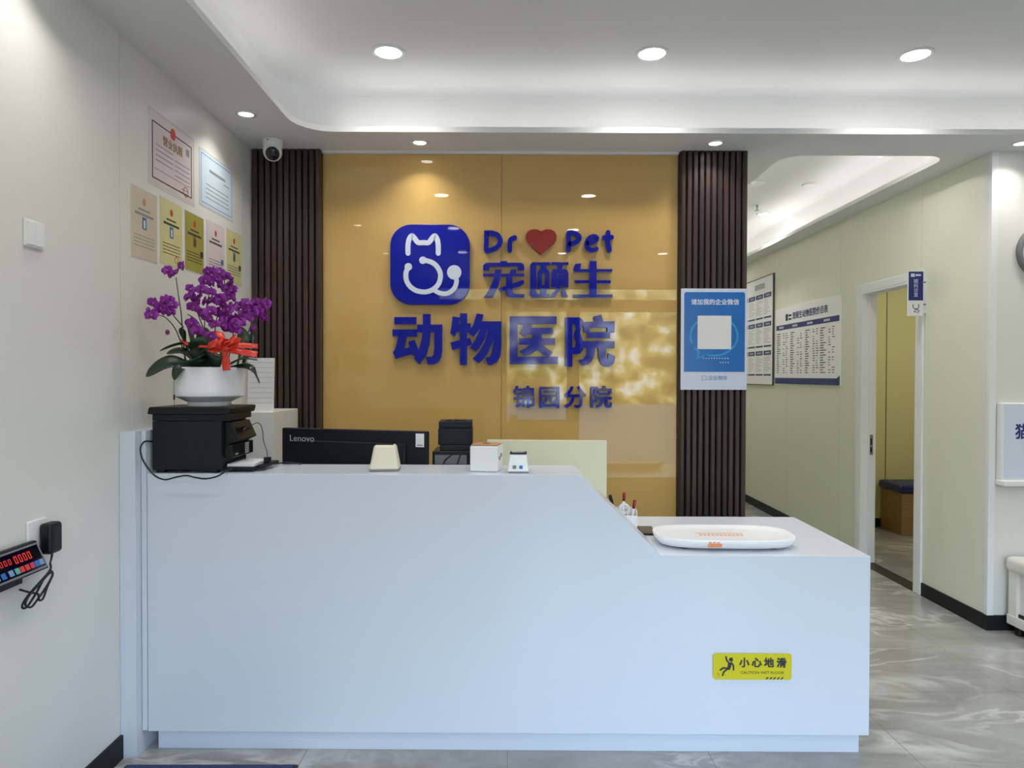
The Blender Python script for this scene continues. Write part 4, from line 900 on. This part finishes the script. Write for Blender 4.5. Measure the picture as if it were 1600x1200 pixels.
# pale blue permit
t, w_, h_ = cert('pale blue permit with a blue border right of the large licence', 3.338, 3.745, 2.33, 2.612, BLUEC, 0.008)
bm = bmesh.new(); q = 0.012
for b in ((-w_ + q, w_ - q, h_ - q - 0.004, h_ - q), (-w_ + q, w_ - q, -h_ + q, -h_ + q + 0.004), (-w_ + q, -w_ + q + 0.004, -h_ + q, h_ - q), (w_ - q - 0.004, w_ - q, -h_ + q, h_ - q)): box(bm, b[0], b[1], -0.0026, -0.002, b[2], b[3])
obj('border', bm, LBLUE, t)
bars(t, 'title', [(-0.09, 0.1, 0.055, 0.014)], FINK); bars(t, 'small_print', [(-0.13, 0.14, -0.02 - i * 0.022, 0.004) for i in range(4)] + [(0.08, 0.15, 0.03, 0.004)], FINK)
def small_cert(label, y0, y1, z0, z1, m, photo, ink=INK, seal=False, emb=SEAL, code=False):
    t, w_, h_ = cert(label, y0, y1, z0, z1, m, 0.004)
    bm = bmesh.new(); prism(bm, disc(0, h_ * 0.66, 0.012, 16, 0.016), -0.0026, -0.002); obj('emblem', bm, emb, t)
    bars(t, 'title', [(-w_ * 0.45, w_ * 0.45, h_ * 0.42, 0.007), (-w_ * 0.72, w_ * 0.72, h_ * 0.28, 0.010)], ink)
    if photo: obj('photo', B((-0.016, 0.016, -0.0026, -0.002, -0.02, 0.03)), photo, t); obj('portrait', B((-0.006, 0.006, -0.003, -0.0026, -0.014, 0.018)), PAPER if photo is PHOTOB else INK, t, bevel=0.002)
    bars(t, 'small_print', [(-w_ * 0.8, w_ * 0.8, -h_ * (0.35 + 0.1 * i), 0.003) for i in range(4)], ink)
    if seal:
        bm = bmesh.new(); stroke(bm, disc(w_ * 0.45, -h_ * 0.78, 0.014, 16), 0.003, -0.0026, -0.002, True, 6); obj('seal', bm, SEAL, t)
    if code: obj('code_patch', B((w_ * 0.62, w_ * 0.9, -0.0026, -0.002, -h_ * 0.42, -h_ * 0.22)), code, t)
small_cert('tan certificate with a bright blue photo, leftmost of the lower row', 2.731, 2.938, 1.972, 2.263, TAN, PHOTOB, FINK, emb=mat('faded_seal', srgb(190, 150, 110), 0.5))
small_cert('pale yellow certificate with a blue photo and red seal, second of the lower row', 2.962, 3.162, 1.982, 2.272, YCERT, PHOTOB, INK, True)
small_cert('dark olive certificate in the middle of the lower row', 3.187, 3.387, 1.988, 2.270, OLIVE, GOLDT, INK, code=INK)
small_cert('pinkish white certificate, fourth of the lower row', 3.415, 3.630, 1.99, 2.275, PINKC, None, INK, code=PHOTOB)
small_cert('yellow certificate nearest the slats, behind the orchid flowers', 3.653, 3.863, 1.995, 2.282, YCERT, GREYP, INK, code=INK)

# light switch
t = thing('light_switch', 'white square wall switch on the left wall', 'switch', (LW, 2.173, 1.942), PI / 2)
obj('plate', B((-0.045, 0.045, -0.009, 0, -0.043, 0.043)), WPLAS, t, bevel=0.003); obj('rocker', B((-0.036, -0.001, -0.0125, -0.008, -0.036, 0.036)), WPLAS, t, bevel=0.0015); obj('rocker', B((0.001, 0.036, -0.0125, -0.008, -0.036, 0.036)), WPLAS, t, bevel=0.0015)
# socket + adapter + indicator
t = thing('wall_socket', 'white wall socket behind the black plug-in adapter', 'socket', (LW, 2.175, 0.985), PI / 2)
obj('plate', B((-0.043, 0.043, -0.009, 0, -0.05, 0.05)), WPLAS, t, bevel=0.003)
t = thing('power_adapter', 'black plug-in power adapter with a coiled lead on the left wall', 'adapter', (LW + 0.0095, 2.205, 0.965), PI / 2)
obj('block', B((-0.03, 0.03, -0.042, 0, -0.045, 0.055)), BLACK, t, bevel=0.012, seg=3)
bm = bmesh.new(); tube(bm, [(0.0, -0.025, -0.044), (-0.004, -0.025, -0.06), (-0.014, -0.027, -0.075)], 0.004, 8, 4, 0.0025); obj('strain_relief', bm, RUBBER, t)
bm = bmesh.new()
tube(bm, [(-0.014, -0.027, -0.075), (-0.022, -0.034, -0.09), (-0.05, -0.036, -0.105), (-0.10, -0.034, -0.13), (-0.135, -0.03, -0.155), (-0.145, -0.03, -0.172), (-0.125, -0.03, -0.178), (-0.085, -0.03, -0.15), (-0.045, -0.03, -0.112), (-0.018, -0.03, -0.098),
          (-0.012, -0.033, -0.112), (-0.04, -0.035, -0.138), (-0.085, -0.035, -0.168), (-0.115, -0.036, -0.182), (-0.14, -0.036, -0.165), (-0.125, -0.038, -0.142), (-0.08, -0.038, -0.122), (-0.035, -0.038, -0.102), (-0.02, -0.04, -0.108), (-0.05, -0.042, -0.14), (-0.07, -0.042, -0.17),
          (-0.085, -0.04, -0.17), (-0.09, -0.04, -0.15), (-0.12, -0.036, -0.135), (-0.155, -0.03, -0.115)], 0.0034); obj('coiled_lead', bm, RUBBER, t)
t = thing('weighing_indicator', 'black weighing display with red digits and coloured keys on the left wall', 'display', (LW + 0.004, 2.026, 0.933), PI / 2); t.rotation_euler = (-0.0, 0, PI / 2)
bm = bmesh.new(); prism(bm, [(0, 0), (0, 0)] if False else [(-0.11, -0.045), (0.125, -0.045), (0.125, 0.042), (-0.11, 0.042)], -0.03, 0.0)
for v in bm.verts:      # face leans out at the bottom
    if v.co.y < -0.01: v.co.y = -0.018 if v.co.z > 0 else -0.058
hs = obj('housing', bm, BLACK, t, bevel=0.004)
face = bpy.data.objects.new('front_face', None)
A = Matrix.Translation((0.008, -0.0385, -0.0015)) @ Matrix.Rotation(-math.atan2(0.04, 0.087), 4, 'X')
def on_face(name, m_, b, par=hs): o = obj(name, B(b), m_, par); o.matrix_local = A; return o
on_face('bezel', GREYP, (-0.112, 0.112, -0.0012, 0.001, -0.042, 0.042)); on_face('display_panel', BLACKG, (-0.105, 0.105, -0.002, 0.0, -0.036, 0.036))
bm = bmesh.new()
SEG = {'8': 'abcdefg', '0': 'abcdef'}
for di in range(4):
    x0 = -0.005 + di * 0.019; z0 = 0.0; w_, h_, s_ = 0.012, 0.024, 0.003
    for b in ((x0, x0 + w_, z0 + h_ - s_, z0 + h_), (x0, x0 + w_, z0, z0 + s_), (x0, x0 + s_, z0, z0 + h_), (x0 + w_ - s_, x0 + w_, z0, z0 + h_)): box(bm, b[0], b[1], -0.0026, -0.002, b[2], b[3])
for di in range(4):
    x0 = -0.08 + di * 0.017; z0 = 0.004
    for b in ((x0, x0 + 0.01, z0 + 0.015, z0 + 0.017), (x0, x0 + 0.01, z0, z0 + 0.002), (x0, x0 + 0.002, z0, z0 + 0.017), (x0 + 0.008, x0 + 0.01, z0, z0 + 0.017)): box(bm, b[0], b[1], -0.0026, -0.002, b[2], b[3])
o = obj('digits', bm, LED, hs); o.matrix_local = A
kc = [(-0.10, LBLUE), (-0.045, LBLUE), (-0.02, mat('key_teal', srgb(86, 170, 160), 0.4)), (0.0, mat('key_red', srgb(214, 60, 50), 0.4)), (0.022, mat('key_red', srgb(214, 60, 50), 0.4)), (0.044, mat('key_pink', srgb(196, 60, 84), 0.4)), (0.064, mat('icon_blue', srgb(40, 110, 190), 0.4)), (0.084, LBLUE)]
for x, m_ in kc: on_face('key', m_, (x, x + 0.017, -0.0032, -0.002, -0.030, -0.012))
on_face('key', mat('icon_blue', srgb(40, 110, 190), 0.4), (-0.075, -0.058, -0.0032, -0.002, -0.030, -0.012))
obj('bracket', B((-0.09, 0.06, -0.02, 0.004, -0.075, -0.04)), BLACK, t, bevel=0.003)

# floor scale
p = spot(197, 1194.5, 2.6)
t = thing('floor_scale', 'navy topped floor weighing platform at the bottom left edge', 'scale', (-1.097, 2.10, 0))
obj('frame', B((-0.32, 0.32, -0.42, 0.42, 0.012, 0.05)), BLACK, t, bevel=0.006); obj('mat_top', B((-0.308, 0.308, -0.405, 0.405, 0.05, 0.054)), mat('navy_rubber', srgb(30, 36, 86), 0.5, bump=0.3, scale=90), t)
for x in (-0.3, 0.3):
    for y in (-0.38, 0.38): obj('foot', B((x - 0.02, x + 0.02, y - 0.02, y + 0.02, 0, 0.013)), BLACK, t)

# ------------------------------------------------------------------ boards on the corridor wall
RW = XR
t = thing('price_board', 'white price list board with blue header and blue foot near the door', 'board', (RW - 0.001, 6.475, 1.805), -PI / 2)
w_, h_ = 0.705, 0.387
obj('panel', B((-w_, w_, -0.012, 0, -h_, h_)), mat('board_white', srgb(246, 245, 250), 0.3), t, bevel=0.001, seg=1)
obj('header_band', B((-w_ + 0.03, w_ - 0.02, -0.0128, -0.012, 0.165, 0.215)), NAVY, t)
bm = bmesh.new(); prism(bm, [(-w_, -h_), (w_ - 0.005, -h_), (w_ - 0.005, -h_ + 0.085), (w_ - 0.06, -h_ + 0.06), (-w_, -h_ + 0.06)], -0.0128, -0.012); obj('foot_band', bm, NAVY, t)
lettering('title', '宠颐生动物医院价目表', 0.075, 0.1, 0.285, -0.0125, NAVY, t, bold=0.02)
bm = bmesh.new(); prism(bm, rrect(-0.44, -0.385, 0.25, 0.32, 0.012, 4), -0.0128, -0.012); box(bm, -0.37, -0.30, -0.0128, -0.012, 0.29, 0.31); box(bm, -0.37, -0.30, -0.0128, -0.012, 0.255, 0.272); obj('logo', bm, INK, t)
bm = bmesh.new()
for i in range(19):
    z_ = 0.125 - i * 0.0222
    for x0, l0 in ((-0.66, 0.10), (-0.32, 0.10), (0.02, 0.09), (0.33, 0.12)):
        box(bm, x0, x0 + l0 * random.uniform(0.45, 1), -0.0126, -0.012, z_ - 0.004, z_ + 0.004)
        for dx in (0.16, 0.23):
            if random.random() < 0.8: box(bm, x0 + dx, x0 + dx + random.uniform(0.02, 0.05), -0.0126, -0.012, z_ - 0.0035, z_ + 0.0035)
obj('small_print', bm, INK, t)
bm = bmesh.new()
for x0 in (-0.6, -0.27, 0.06, 0.40):
    for i in range(4): box(bm, x0 + i * 0.03, x0 + i * 0.03 + 0.022, -0.0134, -0.0128, 0.18, 0.20)
obj('header_lettering', bm, PAPER, t)
t = thing('notice_board', 'tall white notice board with dark blue heading blocks behind the slat panel', 'board', (RW - 0.001, 7.78, 1.995), -PI / 2)
w_, h_ = 0.535, 0.59
obj('panel', B((-w_, w_, -0.014, 0, -h_, h_)), mat('board_white', srgb(246, 245, 250), 0.3), t)
obj('rim', B((-w_ - 0.008, -w_, -0.018, 0, -h_ - 0.008, h_ + 0.008), (w_, w_ + 0.012, -0.018, 0, -h_ - 0.008, h_ + 0.008), (-w_, w_, -0.018, 0, h_, h_ + 0.008), (-w_, w_, -0.018, 0, -h_ - 0.008, -h_)), mat('rim_dark', srgb(72, 74, 66), 0.4), t)
bm = bmesh.new(); bl = bmesh.new(); hw = bmesh.new()
for c_ in range(4):
    x0 = 0.5 - 0.24 * (c_ + 1) + 0.01
    for r_ in range(3):
        zt = 0.41 - r_ * 0.315
        obj('heading_block', B((x0 + 0.01, x0 + 0.22, -0.0148, -0.014, zt - 0.05, zt)), NAVY, t)
        box(bm, x0 + 0.01, x0 + 0.22, -0.0148, -0.014, zt - 0.275, zt - 0.257)
        box(hw, x0 + 0.06, x0 + 0.18, -0.0154, -0.0148, zt - 0.034, zt - 0.016)
        for i in range(9): box(bl, x0 + 0.01, x0 + 0.01 + random.uniform(0.1, 0.21), -0.0146, -0.014, zt - 0.075 - i * 0.019, zt - 0.071 - i * 0.019)
obj('ruling', bm, NAVY, t); obj('small_print', bl, FINK, t); obj('heading_lettering', hw, LGREY, t)
bm = bmesh.new(); box(bm, 0.0, 0.3, -0.0146, -0.014, 0.47, 0.53); obj('title_print', bm, LGREY, t)

# projecting door sign
p0, p1 = spot(1420, 494, 4.62), spot(1444, 424, 4.62)
t = thing('door_sign', 'small blue and white projecting sign beside the doorway', 'sign', (XR - 0.02, 4.61, (p0.z + p1.z) / 2))
hw_, hh_ = 0.105, (p1.z - p0.z) / 2
obj('panel', B((-hw_, 0, -0.006, 0.006, -hh_, hh_)), WPLAS, t, bevel=0.001, seg=1)
obj('blue_field', B((-hw_ + 0.002, -0.004, -0.0066, -0.006, -hh_ + 0.105, hh_ - 0.004)), NAVY, t)
lettering('lettering', '眼科诊室', 0.032, -hw_ / 2, 0.035, -0.0064, LOGOW, t, vertical=True)
bm = bmesh.new(); box(bm, -0.088, -0.062, -0.0072, -0.0066, hh_ - 0.04, hh_ - 0.018); box(bm, -0.056, -0.02, -0.0072, -0.0066, hh_ - 0.034, hh_ - 0.022); obj('logo', bm, LOGOW, t)
bm = bmesh.new(); cz = -hh_ + 0.05
stroke(bm, [(-0.07, cz + 0.028), (-0.072, cz + 0.01), (-0.06, cz - 0.002), (-0.04, cz - 0.002), (-0.032, cz + 0.01), (-0.034, cz + 0.028)], 0.005, -0.0066, -0.006); stroke(bm, [(-0.065, cz - 0.02), (-0.05, cz - 0.006), (-0.03, cz - 0.012), (-0.032, cz - 0.024), (-0.065, cz - 0.022)], 0.004, -0.0066, -0.006); obj('cat_icon', bm, NAVY, t)
obj('mount', B((0, 0.0195, -0.01, 0.01, -hh_ + 0.02, hh_)), WPLAS, t); obj('screw', B((-0.004, 0.012, -0.012, -0.01, 0.07, 0.08), (-0.004, 0.012, -0.012, -0.01, -0.08, -0.07)), GREYP, t)

# bench in the room
t = thing('storage_bench', 'oak box bench with a navy cushion in the room beyond the doorway', 'bench', (3.70, 6.36, 0))
obj('cabinet', B((0, 1.1, 0, 0.355, 0, 0.395)), WOOD, t); obj('front_board', B((0.002, 1.098, -0.004, 0, 0.003, 0.196)), WOOD, t, bevel=0.001, seg=1); obj('front_board', B((0.002, 1.098, -0.004, 0, 0.199, 0.393)), WOOD, t, bevel=0.001, seg=1)
obj('cushion', B((-0.03, 1.12, -0.02, 0.355, 0.397, 0.478)), CUSH, t, bevel=0.025, seg=4)

# right edge: cat sign, clock, white stand
t = thing('wall_lightbox', 'white framed wall panel with a navy cat character at the right edge', 'sign', (2.875, YB, 0.86))
obj('frame', B((0, 0.62, -0.05, 0, 0, 0.485)), WPLAS, t, bevel=0.008, seg=3)
obj('face', B((0.012, 0.608, -0.0515, -0.05, 0.045, 0.477)), mat('panel_face', srgb(214, 224, 238), 0.3), t)
obj('ledge', B((-0.004, 0.62, -0.075, -0.0, 0.0, 0.035)), WPLAS, t, bevel=0.008)
lettering('lettering', '猫', 0.095, 0.122, 0.312, -0.0518, NAVY, t, bold=0.02)
bm = bmesh.new(); prism(bm, disc(0.19, 0.12, 0.055, 24, 0.075), -0.0525, -0.0515); obj('picture', bm, mat('picture_grey', srgb(120, 128, 140), 0.5), t)
t = thing('wall_clock', 'round grey rimmed wall clock cut by the right edge', 'clock', (3.14, YB, 2.23))
bm = bmesh.new(); lathe(bm, [(0.16, 0), (0.16, 0.03), (0.145, 0.036), (0.14, 0.028), (0, 0.028)], 48); o = obj('case', bm, GREYP, t); o.rotation_euler = (PI / 2, 0, 0)
bm = bmesh.new(); prism(bm, disc(0, 0, 0.139, 48), -0.03, -0.0285); obj('dial', bm, PAPER, t)
obj('hand', B((-0.004, 0.004, -0.033, -0.031, -0.01, 0.09)), BLACK, t); obj('hand', B((-0.01, 0.07, -0.035, -0.033, -0.004, 0.004)), BLACK, t)
t = thing('display_stand', 'white rounded stand on the floor against the column wall', 'stand', (2.93, 3.955, 0))
SW = mat('warm_white_stand', srgb(226, 222, 216), 0.35)
obj('top_slab', B((-0.02, 0.72, -0.62, 0.005, 0.365, 0.452)), SW, t, bevel=0.03, seg=4)
obj('leg', B((0, 0.70, -0.07, -0.005, 0.06, 0.372)), SW, t, bevel=0.003); obj('leg', B((0, 0.70, -0.6, -0.54, 0.06, 0.372)), SW, t, bevel=0.003)
obj('inner_panel', B((0.02, 0.04, -0.54, -0.07, 0.13, 0.37)), SW, t); obj('base_board', B((-0.005, 0.71, -0.61, 0.0, 0.055, 0.11)), SW, t, bevel=0.003); obj('shadow_gap', B((0.012, 0.02, -0.54, -0.07, 0.11, 0.128)), BLACK, t)
for y in (-0.06, -0.55): obj('caster', B((0.01, 0.05, y - 0.02, y + 0.02, 0, 0.056)), BLACK, t, bevel=0.01)
